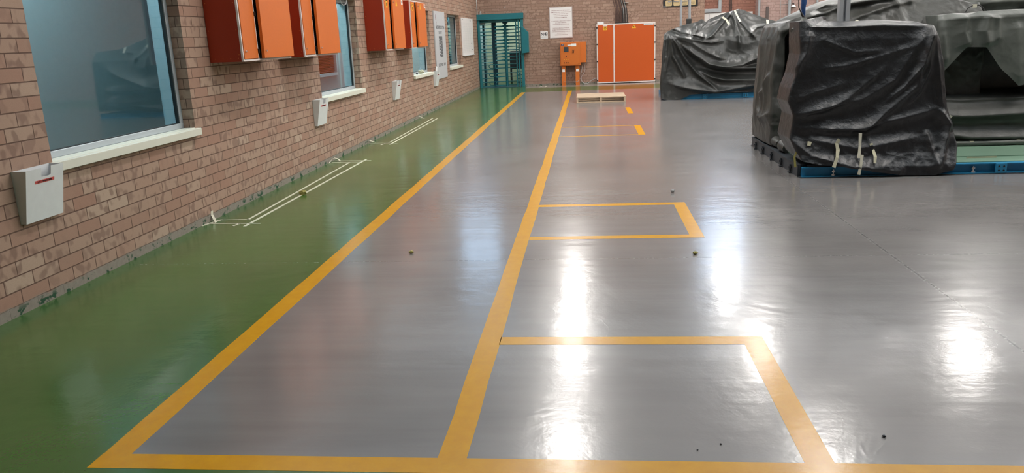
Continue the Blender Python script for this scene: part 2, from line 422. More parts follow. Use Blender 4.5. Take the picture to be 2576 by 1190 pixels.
# roof with beams and translucent sheets
rf = MB(); ZR = 7.5
SK = [(-3.3, 24, 3.0, 4.4), (-3.3, 24, 12.0, 13.6), (-3.3, 24, 21.5, 22.6)]
prev = -8
for (a, b, c, d) in SK: rf.box(-3.3, 24, prev, c, ZR, ZR+.1); prev = d
rf.box(-3.3, 24, prev, 30, ZR, ZR+.1)
rf.build('ceiling', M['ceiling'], kind='structure')
for i, (a, b, c, d) in enumerate(SK):
    MB().box(a, b, c, d, ZR+.02, ZR+.06).build('ceiling_skylight_%d' % (i+1), M['skylight'], kind='structure')
for i, yy in enumerate((-5, -.5, 4.8, 9.4, 14.2, 18.9, 23.2)):
    bm_ = MB(); bm_.box(-3.3, 24, yy-.1, yy+.1, ZR-.06, ZR-.02).box(-3.3, 24, yy-.1, yy+.1, ZR-.5, ZR-.46).box(-3.3, 24, yy-.02, yy+.02, ZR-.46, ZR-.06)
    bm_.build('trim_%d' % (i+1), M['steel_grey'], kind='structure')

# yard behind the turnstile opening
MB().box(-.6, 2.2, YB+.3, YB+.4, 2.4, 3.4).build('wall_yard_lintel', M['yard_wall'], kind='structure')
MB().box(-.6, 2.4, 27.6, 27.7, 0, 3.0).build('wall_yard', M['yard_wall'], kind='structure')
MB().box(-.3, -.2, YB+.3, 27.6, 0, 3.0).build('wall_yard_left', M['yard_blue'], kind='structure')
MB().box(2.4, 2.5, YB+.3, 27.6, 0, 3.0).build('wall_yard_right', M['yard_wall'], kind='structure')
MB().box(-.3, 2.5, YB+.3, 27.7, 3.0, 3.1).build('ceiling_yard', M['plaster'], kind='structure')

# ================================================================== LAMPS
def high_bay(x, y, z):
    t = thing('high_bay_lamp', 'white rectangular high bay lamp hanging above the grey floor', 'lamp', (x, y, z), 'high bay lamps under the roof')
    MB().box(x-.24, x+.24, y-.85, y+.85, z+.03, z+.12).build('housing', M['white'], t)
    MB().box(x-.19, x+.19, y-.75, y+.75, z, z+.03).build('diffuser', M['lamp'], t)
    for k in (-.3, .3): MB().cyl((x, y+k, z+.12), (x, y+k, z+1.98), .008, 6).build('suspension_rod', M['steel_grey'], t)
    return t
lamp0 = high_bay(2.83, 7.3, 5.5)
first = True
for lx in (2.83, 7.0, 11.35, 15.6, 19.8):
    for ly in (7.3, 11.9, 16.6, 21.0):
        if first: first = False; continue
        copy_tree(lamp0, Vector((lx, ly, 5.5))-lamp0.location)
for i, (lx, ly, e) in enumerate(((-.75, 5.6, 1), (-.75, 10.6, 1), (-.75, 14.2, 1), (-.75, 16.6, 1), (-.75, 21.6, 1), (.9, 25.6, 1), (.9, 26.8, 1))):  # unseen lights added to brighten the corridor and the lobby
    t = thing('fill_light', 'unseen light added to brighten the office corridor behind the brick wall' if i < 5 else 'unseen light added to brighten the lobby behind the turnstile', 'lamp', (lx, ly, 2.94), 'added office corridor lights' if i < 5 else 'added lobby lights')
    MB().box(lx-.1, lx+.1, ly-.6, ly+.6, 2.94, 3.0).build('housing', M['white'], t)
    MB().box(lx-.08, lx+.08, ly-.55, ly+.55, 2.92, 2.94).build('diffuser', M['office_fill' if i < 5 else 'lobby_fill'], t)

# ================================================================== FLOOR MARKINGS
def mark(name, quads, label, mat='yellow', h=.0006, cat='floor line', group=None, jag=0.0):
    m = MB()
    for q in quads:
        if len(q) == 4 and not isinstance(q[0], tuple):
            x0, x1, y0, y1 = q; q = [(x0, y0), (x1, y0), (x1, y1), (x0, y1)]
        m.prism(list(q), 'z', 0.0, h)
    return tag(m.build(name, M[mat]), label, cat, group)
def long_line(x0, x1, y0, y1, n=60, amp=.004):
    L = [(x0+random.uniform(-amp, amp), y0+(y1-y0)*i/n) for i in range(n+1)]
    R = [(x1+random.uniform(-amp, amp), y0+(y1-y0)*i/n) for i in range(n+1)]
    return L[::-1] and [tuple(p) for p in R] + [tuple(p) for p in L[::-1]]
mark('floor_line', [long_line(1.478, 1.588, 2.47, 21.42)], 'long yellow line painted along the edge between green walkway and grey floor')
mark('floor_line', [long_line(2.752, 2.853, 2.47, 21.48)], 'long yellow line running down the middle of the grey floor')
mark('floor_line', [(1.474, 9.0, 2.37, 2.47)], 'yellow cross line nearest the camera joining both long lines')
def bay(y0, y1, wy, label, x1=4.125, wx=.10):
    mark('bay_outline', [(2.853, x1, y1-wy, y1), (x1-wx, x1, y0, y1-wy)] if y0 < 3 else [(2.853, x1, y1-wy, y1), (2.853, x1, y0, y0+wy), (x1-wx, x1, y0+wy, y1-wy)], label, cat='bay marking', group=None)
bay(2.47, 3.627, .098, 'large yellow bay outline on the grey floor, closest to the camera')
bay(5.543, 6.768, .09, 'yellow bay outline in the middle distance, second from the camera')
bay(11.545, 12.80, .05, 'yellow bay outline with thin cross lines, third from the camera')
mark('bay_mark', [(4.03, 4.128, 14.75, 15.99)], 'short yellow bar on the grey floor in front of the wooden pallet', cat='bay marking')

def strip(a, b, w):
    a = Vector((*a, 0)); b = Vector((*b, 0)); d = (b-a).normalized(); n = Vector((-d.y, d.x, 0))*w/2
    return [tuple((a-n)[:2]), tuple((b-n)[:2]), tuple((b+n)[:2]), tuple((a+n)[:2])]
W_ = .022
mark('masking_tape_outline', [strip((.05, 6.40), (.33, 6.40), W_), strip((.03, 6.265), (.50, 6.24), W_), strip((.32, 6.39), (.27, 9.60), W_*1.1),
      strip((.40, 6.14), (.425, 9.80), W_*1.2), strip((.29, 6.16), (.31, 6.26), W_), strip((.02, 9.74), (.52, 9.68), W_), strip((.03, 9.60), (.42, 9.57), W_), strip((.0, 6.18), (.07, 6.42), .03)],
     'long rectangle of masking tape on green floor below the second window', 'masking', .0016, 'masking tape')
mark('masking_tape_outline', [strip((.03, 11.55), (.32, 11.47), W_), strip((.02, 11.37), (.48, 11.27), W_), strip((.31, 11.45), (.285, 15.0), W_*1.1),
      strip((.38, 11.22), (.39, 14.93), W_*1.2), strip((.25, 11.2), (.27, 11.35), W_), strip((.02, 15.03), (.12, 15.03), W_)],
     'far rectangle of masking tape on the green floor below the third window', 'masking', .0016, 'masking tape')
mark('tape_scrap', [strip((1.86, 23.55), (1.90, 23.85), .03), strip((2.02, 23.5), (2.06, 23.82), .03), strip((1.82, 23.56), (2.0, 23.54), .03)],
     'small scrap of masking tape on floor by the back wall between turnstile and control box', 'masking', .0016, 'masking tape')
# loose tape ends standing up at the foot of the wall
def curl(pts, w, label, name='tape_curl'):
    m = MB(); pts = [Vector(p) for p in pts]; n = Vector((.2, 1, 0)).normalized()*w/2
    vs = []; 
    for p in pts: vs += [p-n, p+n, p+n+Vector((.001, 0, .001)), p-n+Vector((.001, 0, .001))]
    fs = []
    for i in range(len(pts)-1):
        for k in range(4): fs.append((i*4+k, i*4+(k+1) % 4, i*4+4+(k+1) % 4, i*4+4+k))
    fs += [(0, 3, 2, 1), tuple(len(vs)-4+k for k in range(4))]
    return tag(m.add(vs, fs).build(name, M['masking']), label, 'tape')
curl([(.07, 6.30, .002), (.03, 6.36, .02), (.004, 6.38, .05), (.003, 6.39, .085)], .03, 'loose end of masking tape stuck up the wall, nearest of these')
curl([(.12, 9.68, .002), (.07, 9.72, .03), (.03, 9.70, .045), (.01, 9.62, .02), (.02, 9.52, .003)], .03, 'crumpled loose end of masking tape at the wall foot beyond the yellow leaf')
curl([(.09, 11.50, .002), (.04, 11.5, .02), (.005, 11.42, .05)], .03, 'loose end of masking tape standing at the wall near the third file pocket')
curl([(.10, 15.05, .002), (.04, 15.08, .02), (.005, 15.0, .05)], .03, 'loose end of masking tape at the wall foot, farthest of these')

def lump(name, x, y, s, label, mat='litter', cat='litter', flat=.6, z0=0):
    bm = bmesh.new(); bmesh.ops.create_icosphere(bm, subdivisions=3, radius=1)
    me = bpy.data.meshes.new(name)
    for v in bm.verts:
        k = 1+.55*mnoise.noise(v.co*2.1+Vector((x*7, y*3, 0)))
        v.co = Vector((v.co.x*s*k, v.co.y*s*k*.8, max(-.9, v.co.z)*s*flat*k))
    mn = min(v.co.z for v in bm.verts)
    for v in bm.verts: v.co += Vector((x, y, z0-mn))
    bm.to_mesh(me); bm.free(); me.materials.append(M[mat])
    o = bpy.data.objects.new(name, me); COL.objects.link(o)
    return tag(o, label, cat)
lump('dried_leaf', .42, 7.49, .036, 'crumpled yellow leaf lying on the masking tape strip')
lump('dried_leaf', 2.04, 5.22, .016, 'small pale leaf scrap on grey floor between the two long yellow lines')
lump('pebble', 4.066, 7.19, .018, 'small pale pebble on the grey floor beyond the second yellow bay', 'cable_grey', 'stone', .9)
lump('dried_leaf', 4.0, 5.10, .016, 'small yellow green leaf on grey floor by the slab joint')
lump('grit', 4.35, 2.655, .0065, 'dark speck of grit on grey floor in the near foreground', 'steel_dark', 'litter')
lump('grit', 3.763, 2.589, .0035, 'small brown speck of grit inside the nearest yellow bay', 'steel_dark', 'litter')
lump('grit', 3.675, 2.546, .003, 'tiny dark speck of grit beside the nearest yellow cross line', 'steel_dark', 'litter')

# ================================================================== WINDOWS OF THE LEFT WALL
def window(n, y0, y1):
    xf0, xf1 = -.145, -.10; w = .045
    f = MB(); z0, z1 = WZ0+.005, WZ1
    f.box(xf0, xf1, y0, y1, z0, z0+w).box(xf0, xf1, y0, y1, z1-w, z1).box(xf0, xf1, y0, y0+w, z0+w, z1-w).box(xf0, xf1, y1-w, y1, z0+w, z1-w)
    fo = f.build('window_%d' % n, M['alu'], bevel=.004, kind='structure')
    g = MB(); gw = .012; a0, a1, b0, b1 = y0+w, y1-w, z0+w, z1-w; gx0, gx1 = xf0+.012, xf1-.008
    g.box(gx0, gx1, a1-gw, a1, b0, b1).box(gx0, gx1, a0, a0+gw, b0, b1).box(gx0, gx1, a0, a1, b0, b0+.006).box(gx0, gx1, a0, a1, b1-gw, b1)
    g.build('gasket', M['gasket'], fo)
    MB().box(-.128, -.122, a0+.002, a1-.002, b0+.002, b1-.002).build('window_pane', M['glass'] if n == 1 else M['glass_clear'], fo)
    s = MB(); s.box(-.10, .0, y0, y1, WZ0-.058, WZ0+.006)
    s.box(.0, .045, y0-.03, y1+.02, WZ0-.056, WZ0+.002)
    s.build('window_sill', M['sill'], fo, bevel=.003)
for i, (a, b) in enumerate(WIN): window(i+1, a, b)

# things seen through the office windows
t = thing('inner_window', 'aluminium framed window with lowered brown blind seen through the second window', 'window', (-1.27, 12.9, .95))
f = MB(); f.box(-1.25, -1.19, 11.9, 14.0, .93, .98).box(-1.25, -1.19, 11.9, 14.0, 1.93, 1.98).box(-1.25, -1.19, 11.9, 11.95, .98, 1.93).box(-1.25, -1.19, 13.95, 14.0, .98, 1.93)
f.build('frame', M['alu'], t)
s = MB()
for k in range(36): z = 1.0+k*.026; s.prism([(-1.245, z), (-1.225, z+.012), (-1.2255, z+.0135), (-1.2455, z+.0015)], 'y', 11.96, 13.94)
s.build('blind', M['blind'], t)
t = thing('storage_rack', 'pale rack of dark blue boxes seen through the fourth window', 'shelf', (-.75, 22.6, 0))
r_ = MB()
for z in [0.1+.155*k for k in range(15)]: r_.box(-1.2, -.45, 21.9, 23.4, z, z+.025)
for y in (21.9, 22.62, 23.36):
    for x in (-1.2, -.5): r_.box(x, x+.04, y, y+.04, 0, 2.4)
r_.build('rack_frame', M['plaster'], t)
t['label'] = 'pale storage rack behind the fourth window glass'
cb0 = None
for k in range(15):
    for q in range(2):
        o = MB().box(-1.1, -.52, 21.95+q*.74, 22.58+q*.74, .1+.155*k+.0255, .1+.155*k+.105).build('storage_box', M['file_blue'])
        tag(o, 'dark blue storage box on the rack behind the fourth window', 'box', 'boxes on the office rack')

# ================================================================== ORANGE WALL CABINETS
def wall_cabinet(y0, label, stickers):
    X = .30; Z0, Z1, Wd = 1.343, 2.137, 1.135; ym = y0+.335
    t = thing('wall_cabinet', label, 'cabinet', (0, y0, Z0), 'orange wall cabinets along the brick wall')
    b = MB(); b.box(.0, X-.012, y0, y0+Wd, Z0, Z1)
    body = b.build('body', M['orange_shaded'], t, bevel=.003)
    sc = MB()
    for yy in (y0,):
        for (x, z) in [(x, Z0+.03) for x in (.05, .12, .19, .26)]+[(x, z) for x in (.02, .27) for z in (Z0+.06, Z0+.27, Z0+.5, Z0+.72)]:
            sc.cyl((x, y0-.002, z), (x, y0+.002, z), .004, 6)
    sc.build('screws', M['orange_panel'], body)
    f = MB(); w = .016; x0, x1 = X-.012, X+.006
    f.box(x0, x1, y0, y0+Wd, Z0, Z0+w).box(x0, x1, y0, y0+Wd, Z1-w, Z1).box(x0, x1, y0, y0+w, Z0+w, Z1-w).box(x0, x1, y0+Wd-w, y0+Wd, Z0+w, Z1-w).box(x0, x1, ym-.015, ym+.006, Z0+w, Z1-w)
    f.build('white_frame', M['trimwhite'], t)['label'] = 'thin white frame round the doors'
    d = MB().box(X-.006, X+.012, y0+w+.003, ym-.02, Z0+w+.004, Z1-w-.004).build('narrow_door', M['orange'], t, bevel=.003)
    def lock(y, z, x, par):
        MB().cyl((x, y, z), (x+.012, y, z), .009, 10).build('lock', M['chrome'], par, smooth=True)
    lock(y0+.05, Z0+.085, X+.012, d); lock(y0+.05, Z1-.085, X+.012, d)
    # wide door, standing slightly ajar on its far hinges
    a = .022; L = y0+Wd-.005-(ym+.014); q = [(X+.010, y0+Wd-.004), (X+.010+math.sin(a)*L, y0+Wd-.004-L*math.cos(a))]
    nx, ny = math.cos(a)*.03, math.sin(a)*.03
    m = MB(); m.prism([(q[0][0], q[0][1]), (q[1][0], q[1][1]), (q[1][0]+nx, q[1][1]+ny), (q[0][0]+nx, q[0][1]+ny)], 'z', Z0+w+.002, Z1-w-.002)
    wd = m.build('wide_door', M['orange'], t, bevel=.003)
    MB().box(X-.01, X-.002, ym+.006, y0+Wd-w, Z0+w, Z1-w).build('gap_shade', M['black_box'], t)  # black sheet painting the shadow in the gap beside the wide door
    lx, ly = q[1][0]+nx, q[1][1]+.04
    lock(ly, Z0+.085, lx, wd); lock(ly, Z1-.085, lx-.001, wd)
    for yy, xx, par in ((ym-.006, X+.004, d), (y0+Wd+.002, X+.02, wd)):
        for z in (Z0+.085, Z0+.41, Z1-.085):
            MB().box(xx, xx+.016, yy-.012, yy+.010, z-.02, z+.02).build('hinge', M['dark'], par, bevel=.002)
    if stickers:
        s = MB().box(X+.0121, X+.0132, y0+.11, y0+.21, Z1-.17, Z1-.045).build('sticker', M['sticker'], d)
        k = MB(); text_mb(k, 'DANGER', .02, (X+.0136, y0+.16, Z1-.075), (0, 1, 0), (0, 0, 1)); k.box(X+.0133, X+.0137, y0+.14, y0+.18, Z1-.15, Z1-.10)
        k.build('sticker_print', M['black'], s)
        def on(yc): return lx-(yc-q[1][1])*math.tan(a)+.0004
        yc = y0+.62; tri = MB()
        vs = [(on(yc-.06)+.001, yc-.06, Z1-.135), (on(yc+.06)+.001, yc+.06, Z1-.135), (on(yc)+.001, yc, Z1-.03)]
        vs += [(v[0]-.0015, v[1], v[2]) for v in vs]
        tri.add(vs, [(0, 1, 2), (5, 4, 3), (0, 3, 4, 1), (1, 4, 5, 2), (2, 5, 3, 0)]).build('warning_triangle', M['sticker'], wd)
        yc = y0+1.04; pl = MB()
        vs = [(on(yc-.06)+.001, yc-.06, Z1-.1), (on(yc+.05)+.001, yc+.05, Z1-.1), (on(yc+.05)+.001, yc+.05, Z1-.03), (on(yc-.06)+.001, yc-.06, Z1-.03)]
        vs += [(v[0]-.0015, v[1], v[2]) for v in vs]
        pp = pl.add(vs, [(0, 1, 2, 3), (7, 6, 5, 4), (0, 4, 5, 1), (1, 5, 6, 2), (2, 6, 7, 3), (3, 7, 4, 0)]).build('white_label', M['paper'], wd)
        k = MB(); text_mb(k, 'DB', .045, (on(yc)+.0022, yc-.005, Z1-.08), (0, 1, 0), (0, 0, 1)); k.build('label_print', M['black'], pp)
    return t
wc = wall_cabinet(6.735, 'orange wall cabinet nearest the camera, right after the big near window', True)
wc.pop('group', None) if False else None
copy_tree(wc, (0, 8.278-6.735, 0), 'orange wall cabinet overlapping the near edge of the second window')
copy_tree(wc, (0, 11.775-6.735, 0), 'orange wall cabinet between the second and third windows')
copy_tree(wc, (0, 13.565-6.735, 0), 'orange wall cabinet farthest along the brick wall, over the third window')

# cable loop in the second window head
m = MB(); m.tube([(.03, 10.56, 2.25), (.03, 10.55, 2.06), (.03, 10.60, 1.99), (.03, 10.70, 1.965), (.03, 10.82, 1.99), (.03, 10.87, 2.06), (.03, 10.88, 2.3)], .006, 6)
tag(m.build('cable_loop', M['cable_grey'], smooth=True), 'pale cable loop hanging in front of the second window head', 'cable')

# ================================================================== WHITE FILE POCKETS
def file_pocket(y0, label, paper=False):
    Wd = .33; Z0, Z1 = .508, .82; d1, d0 = .092, .032; th = .004
    t = thing('file_pocket', label, 'file holder', (0, y0, Z0), 'white file pockets on the brick wall')
    MB().box(.001, .006, y0, y0+Wd, Z0, Z1).build('back_plate', M['white'], t)
    s = MB()
    for yy in (y0, y0+Wd-th): s.prism([(.006, Z0), (d0, Z0), (d1, Z1), (.006, Z1)], 'x', 0, 0) if False else s.add(
        [(.006, yy, Z0), (d0, yy, Z0), (d1, yy, Z1), (.006, yy, Z1), (.006, yy+th, Z0), (d0, yy+th, Z0), (d1, yy+th, Z1), (.006, yy+th, Z1)],
        [(0, 1, 2, 3), (7, 6, 5, 4), (0, 4, 5, 1), (1, 5, 6, 2), (2, 6, 7, 3), (3, 7, 4, 0)])
    s.box(.006, d0, y0, y0+Wd, Z0, Z0+th)
    s.build('side_panels', M['white'], t)
    # sloping front with a rounded finger notch
    H = Z1-Z0; n0, n1, nd, r = y0+.13, y0+.215, .055, .012
    out = [(y0, 0), (y0+Wd, 0), (y0+Wd, H), (n1, H)]
    out += [(n1-r+r*math.cos(a), H-nd+r-r*math.sin(a)) for a in [k*math.pi/8 for k in range(5)]]
    out += [(n0+r-r*math.sin(a), H-nd+r-r*math.cos(a)) for a in [k*math.pi/8 for k in range(5)]]
    out += [(n0, H), (y0, H)]
    def P(y, h, off=0): k = h/H; return (d0+(d1-d0)*k+off, y, Z0+h)
    n = len(out); vs = [P(y, h) for y, h in out]+[P(y, h, th) for y, h in out]
    MB().add(vs, [tuple(range(n)), tuple(range(n, 2*n))[::-1]]+[(i, (i+1) % n, n+(i+1) % n, n+i) for i in range(n)]).build('front_panel', M['white'], t)
    lb = MB(); a, b = y0+.075, y0+.245; h0, h1 = H-.088, H-.070
    q = [(a, h0), (b, h0), (b, h1), (a, h1)]
    vs = [P(y, h, th+.0002) for y, h in q]+[P(y, h, th+.001) for y, h in q]
    lo = lb.add(vs, [(0, 3, 2, 1), (4, 5, 6, 7), (0, 1, 5, 4), (1, 2, 6, 5), (2, 3, 7, 6), (3, 0, 4, 7)]).build('label_strip', M['label_red'], t)
    lo['label'] = 'red printed label'
    tx = MB(); up = Vector(((d1-d0), 0, H)).normalized()
    text_mb(tx, 'LINE 1 WAREHOUSE', .014, Vector(P((a+b)/2, h0+.0045, th+.0016)), (0, 1, 0), up, width=.125)
    tx.build('label_print', M['black'], lo)
    MB().cyl((.005, y0+.165, Z1-.03), (.009, y0+.165, Z1-.03), .006, 8).build('screw', M['dark'], t)
    return t
fp = file_pocket(4.125, 'white file pocket nearest the camera, under the big near window')
copy_tree(fp, (0, 9.195-4.125, 0), 'white file pocket below the near corner of the second window')
copy_tree(fp, (0, 13.12-4.125, 0), 'white file pocket on bare brick between the second and third windows')
c4 = copy_tree(fp, (0, 16.75-4.125, 0), 'farthest white file pocket, papers sticking out, beside the tall grey sign')
m = MB()
for k, (ya, yb, h, tl) in enumerate(((16.80, 17.0, .93, .03), (16.78, 16.93, .885, -.02))):
    m.add([(.02+k*.02, ya, .62), (.02+k*.02, yb, .62), (.05+k*.02, yb+tl, h-.03), (.05+k*.02, (ya+yb)/2, h), (.05+k*.02, ya+tl, h-.05),
           (.0208+k*.02, ya, .62), (.0208+k*.02, yb, .62), (.0508+k*.02, yb+tl, h-.03), (.0508+k*.02, (ya+yb)/2, h), (.0508+k*.02, ya+tl, h-.05)],
          [(0, 1, 2, 3, 4), (9, 8, 7, 6, 5)]+[(i, (i+1) % 5, 5+(i+1) % 5, 5+i) for i in range(5)])
tag(m.build('paper_sheets', M['paper']), 'white paper sheets standing in the farthest file pocket', 'paper')

lump('sponge', .0, 15.55, .06, 'pale yellow sponge on the sill of the third window', 'masking2', 'sponge', .6, WZ0+.013)
lump('pebble', -.01, 15.2, .02, 'small dark lump on the sill of the third window', 'steel_dark', 'litter', .8, WZ0+.013)

# ================================================================== SIGNS AND BOARDS ON THE LEFT WALL
t = thing('safety_sign', 'tall narrow grey sign with dark picture column between third and fourth windows', 'sign', (0, 17.7, .63))
MB().box(.001, .03, 17.10, 18.36, .63, 2.08).build('sign_plate', M['sign_grey'], t, bevel=.004)
k = MB(); X = .0306
text_mb(k, 'MASTERPRODUCTION', .1, (X, 17.74, 1.70), (0, 1, 0), (0, 0, 1), width=1.02, height=.075)
text_mb(k, 'SAFETY', .07, (X, 17.72, 1.60), (0, 1, 0), (0, 0, 1), width=.38, height=.06)
text_mb(k, 'SAFE, FIRST TIME', .1, (X, 17.75, .90), (0, 1, 0), (0, 0, 1), width=.86, height=.075)
k.build('lettering', M['grey_ink'], t)
k = MB(); text_mb(k, 'A', .12, (X, 17.28, 1.90), (0, 1, 0), (0, 0, 1), height=.11); text_mb(k, 'Y', .12, (X, 17.30, 1.78), (0, 1, 0), (0, 0, 1), height=.08)
k.build('emblem_print', M['maroon_ink'], t)
k = MB(); text_mb(k, '2', .1, (X, 18.12, 1.91), (0, 1, 0), (0, 0, 1), height=.08); text_mb(k, 'L', .1, (X, 18.16, 1.79), (0, 1, 0), (0, 0, 1), height=.08)
k.build('emblem_print', M['paper'], t)
pc = MB().box(.030, .0318, 17.52, 17.92, 1.10, 1.55).build('picture_column', M['grey_ink'], t)
pp = MB()
for j in range(7):
    z = 1.49-j*.062
    pp.box(.032, .0325, 17.545, 17.62+.02*(j % 3), z-.022, z+.014).box(.032, .0325, 17.70, 17.88-.03*(j % 2), z-.035, z-.028)
pp.build('pictograms', M['sign_grey'], pc)

t = thing('notice_board', 'white board with a faint grid between the fourth window and turnstile', 'board', (0, 21.85, 1.04))
MB().box(.001, .03, 20.87, 22.90, 1.04, 2.015).build('board_panel', M['sign_white'], t, bevel=.006)
k = MB()
for j in range(18): k.box(.0302, .0308, 21.0, 22.75, 1.12+j*.045, 1.1225+j*.045)
for j in range(10): k.box(.0302, .0308, 21.0+j*.19, 21.006+j*.19, 1.12, 1.89)
k.build('grid_lines', M['sign_grey'], t)
k = MB()
for (a, b, z) in ((22.45, 22.65, 1.17), (22.4, 22.55, 1.34), (22.3, 22.5, 1.95), (21.0, 21.1, 1.97)): k.box(.0302, .031, a, b, z, z+.012)
k.build('pen_marks', M['grey_ink'], t)
MB().box(.03, .06, 21.0, 22.8, 1.03, 1.045).build('pen_tray', M['white'], t)

m = MB(); m.cyl((.015, YB-.015, 2.15), (.015, YB-.015, 3.0), .012, 8)
tag(m.build('corner_conduit', M['white'], smooth=True), 'thin white conduit running up the brick corner above the turnstile', 'conduit')

# ================================================================== TURNSTILE
t = thing('turnstile', 'teal full height turnstile set in the brick wall at the far corner', 'turnstile', (.7, YB, 0))
y = YB-.10
MB().box(.003, 1.40, y-.02, YB-.002, 1.99, 2.16).box(.003, 1.40, y-.04, y-.02, 1.99, 2.03).box(.06, 1.28, YB-.002, y+.9, 1.92, 1.99).build('header_beam', M['teal'], t, bevel=.006)
MB().box(.012, .085, y, YB-.002, 0, 1.99).build('left_post', M['teal'], t, bevel=.006)
MB().box(.06, .12, y+.75, y+.85, 0, 1.92).build('left_post', M['teal_dark'], t, bevel=.006)
MB().box(1.30, 1.385, y-.01, YB-.002, 0, 1.99).build('right_post', M['teal'], t, bevel=.006)
MB().box(1.225, 1.262, y+.02, y+.06, 0, 1.99).build('guard_post', M['teal'], t)
MB().box(1.14, 1.172, y+.08, y+.12, 0, 1.99).build('guard_post', M['teal'], t)
g = MB()
for k in range(16): z = .12+k*.115; g.cyl((1.155, y+.10, z), (1.24, y+.04, z), .012, 6).cyl((1.24, y+.04, z), (1.33, y+.04, z), .012, 6)
g.build('guard_rungs', M['teal_dark'], t, smooth=True)
h = MB(); h.prism([(1.335, 1.78), (1.385, 1.755), (1.545, 1.585), (1.545, 1.01), (1.335, .985)], 'y', y-.16, YB-.003)
h.build('lock_housing', M['teal'], t, bevel=.006)
cx, cy = .80, y+.45
ro = MB().cyl((cx, cy, 0), (cx, cy, 1.99), .042, 16).build('rotor_column', M['teal'], t, smooth=True)
hb = MB()
for j in range(7):
    a = j*math.pi*2/7; hb.box(cx+.07*math.cos(a)-.02, cx+.07*math.cos(a)+.02, cy+.07*math.sin(a)-.02, cy+.07*math.sin(a)+.02, 1.90, 1.96)
hb.cyl((cx, cy, 1.88), (cx, cy, 1.98), .075, 12).build('rotor_bearing', M['teal_dark'], ro)
LV = [.80+.1*k for k in range(12)]
def arm(ang, z, L=.50):
    d = Vector((math.cos(ang), math.sin(ang), 0)); c = Vector((cx, cy, z))
    m = MB(); m.tube([c+d*.03, c+d*L], .017, 8)
    m.tube([c+d*.03, c+d*.10], .028, 8)
    return m.build('rotor_arm', M['teal'], ro, smooth=True)
for z in LV[:11]:
    arm(math.radians(-8), z, .40); arm(math.radians(172+60), z, .46); arm(math.radians(112), z, .46)
def loop(ang, z, L, name='rotor_loop'):
    d = Vector((math.cos(ang), math.sin(ang), 0)); c = Vector((cx, cy, z)); pts = [c+d*.04+Vector((0, 0, .055))]
    pts += [c+d*(L-.055+.055*math.sin(a))+Vector((0, 0, .055*math.cos(a))) for a in [i*math.pi/6 for i in range(7)]]
    pts += [c+d*.04+Vector((0, 0, -.055))]
    MB().tube(pts, .012, 7).build(name, M['teal'], ro, smooth=True)
for z in (.62, .36, .10):
    loop(math.radians(-8), z, .40); loop(math.radians(232), z, .50); loop(math.radians(172), z, .56)
# fixed comb on the left: bars reaching in from the post, paired into long hairpins
cb = MB()
for k in range(13):
    z = .75+k*.1; cb.tube([(.06, y+.06, z), (.30, y+.08, z), (.42, y+.16, z)], .014, 7)
for z in (.68, .54, .42, .28, .16, .04): cb.tube([(.06, y+.06, z), (.44, y+.08, z)], .012, 7)
cb.build('fixed_comb', M['teal'], t, smooth=True)
sh = MB(); n = 10
pts = [(cx+.56*math.cos(a), cy+.56*math.sin(a)) for a in [math.radians(130+8*i) for i in range(n)]]
MB().box(.36, .50, y+.62, y+.66, 0, 1.99).build('rear_panel', M['teal_dark'], t)
MB().box(.04, .22, y+.28, y+.32, 1.86, 1.95).build('light_box', M['white'], t)
MB().box(.06, 1.28, y-.01, y+.9, 0, .012).build('base_plate', M['teal_dark'], t)
t = thing('lobby_cupboard', 'dark cupboard behind the turnstile bars', 'cupboard', (1.2, 26.6, 0))
MB().box(.72, 1.55, 26.3, 27.0, .45, 1.02).build('body', M['steel_dark'], t, bevel=.006)
MB().box(.72, .78, 26.3, 26.36, 0, .45).build('leg', M['steel_dark'], t)
MB().box(1.49, 1.55, 26.3, 26.36, 0, .45).build('leg', M['steel_dark'], t)

# ================================================================== BACK WALL FITTINGS
t = thing('warning_sign', 'large white framed text sign above the orange control box', 'sign', (2.51, YB, 1.38))
MB().box(2.165, 2.86, YB-.018, YB-.002, 1.38, 2.285).build('sign_frame', plain('brown_grey_frame', (.42, .33, .31), .5), t, bevel=.003)
MB().box(2.185, 2.84, YB-.022, YB-.017, 1.40, 2.265).build('sign_plate', M['sign_white'], t)
def btext(k, s, x, z, w, h, yy=YB-.0226): text_mb(k, s, .05, (x, yy, z), (1, 0, 0), (0, 0, 1), width=w, height=h)
k = MB()
rows = [('SHOULD ANYONE BE CAUGHT', 2.165, .54), ('REMOVING ANY UNAUTHORISED', 2.113, .60), ('ITEM FROM WITHIN THE', 2.063, .44), ('BUILDING THEY FACE', 2.013, .40), ('INSTANT DISMISSAL', 1.963, .37),
        ('UZ ANITORE J OMGANBA J TLJORA', 1.868, .58), ('JELU ABA FUMANAL', 1.818, .33), ('UTLA GARUBA BROKKOANAB', 1.770, .47),
        ('GUSITHOLUMUALA UTHATHA', 1.660, .49), ('NOMA YINI ENGAGUNYAZIWE', 1.610, .53), ('KUPHATSHWALAPHA EFEKTRI,', 1.560, .55), ('UYOXOSHWA', 1.515, .24), ('MSEBENZINI SIKHATHI', 1.468, .37)]
for s_, z, w in rows: btext(k, s_, 2.512, z, w, .026)
btext(k, 'NOTICE', 2.79, 1.412, .08, .01)
k.build('lettering', M['maroon_ink'], t)
t = thing('phone_ban_sign', 'small square white NO sign left of the large text sign', 'sign', (2.0, YB, 1.39))
t['label'] = 'small square white prohibition sign with bold black letters and barred circle'
MB().box(1.892, 2.115, YB-.012, YB-.002, 1.388, 1.60).build('sign_plate', M['sign_white'], t)
k = MB(); text_mb(k, 'N', .1, (1.948, YB-.0126, 1.475), (1, 0, 0), (0, 0, 1), width=.075, height=.09); text_mb(k, 'N', .1, (1.952, YB-.0126, 1.475), (1, 0, 0), (0, 0, 1), width=.075, height=.09)
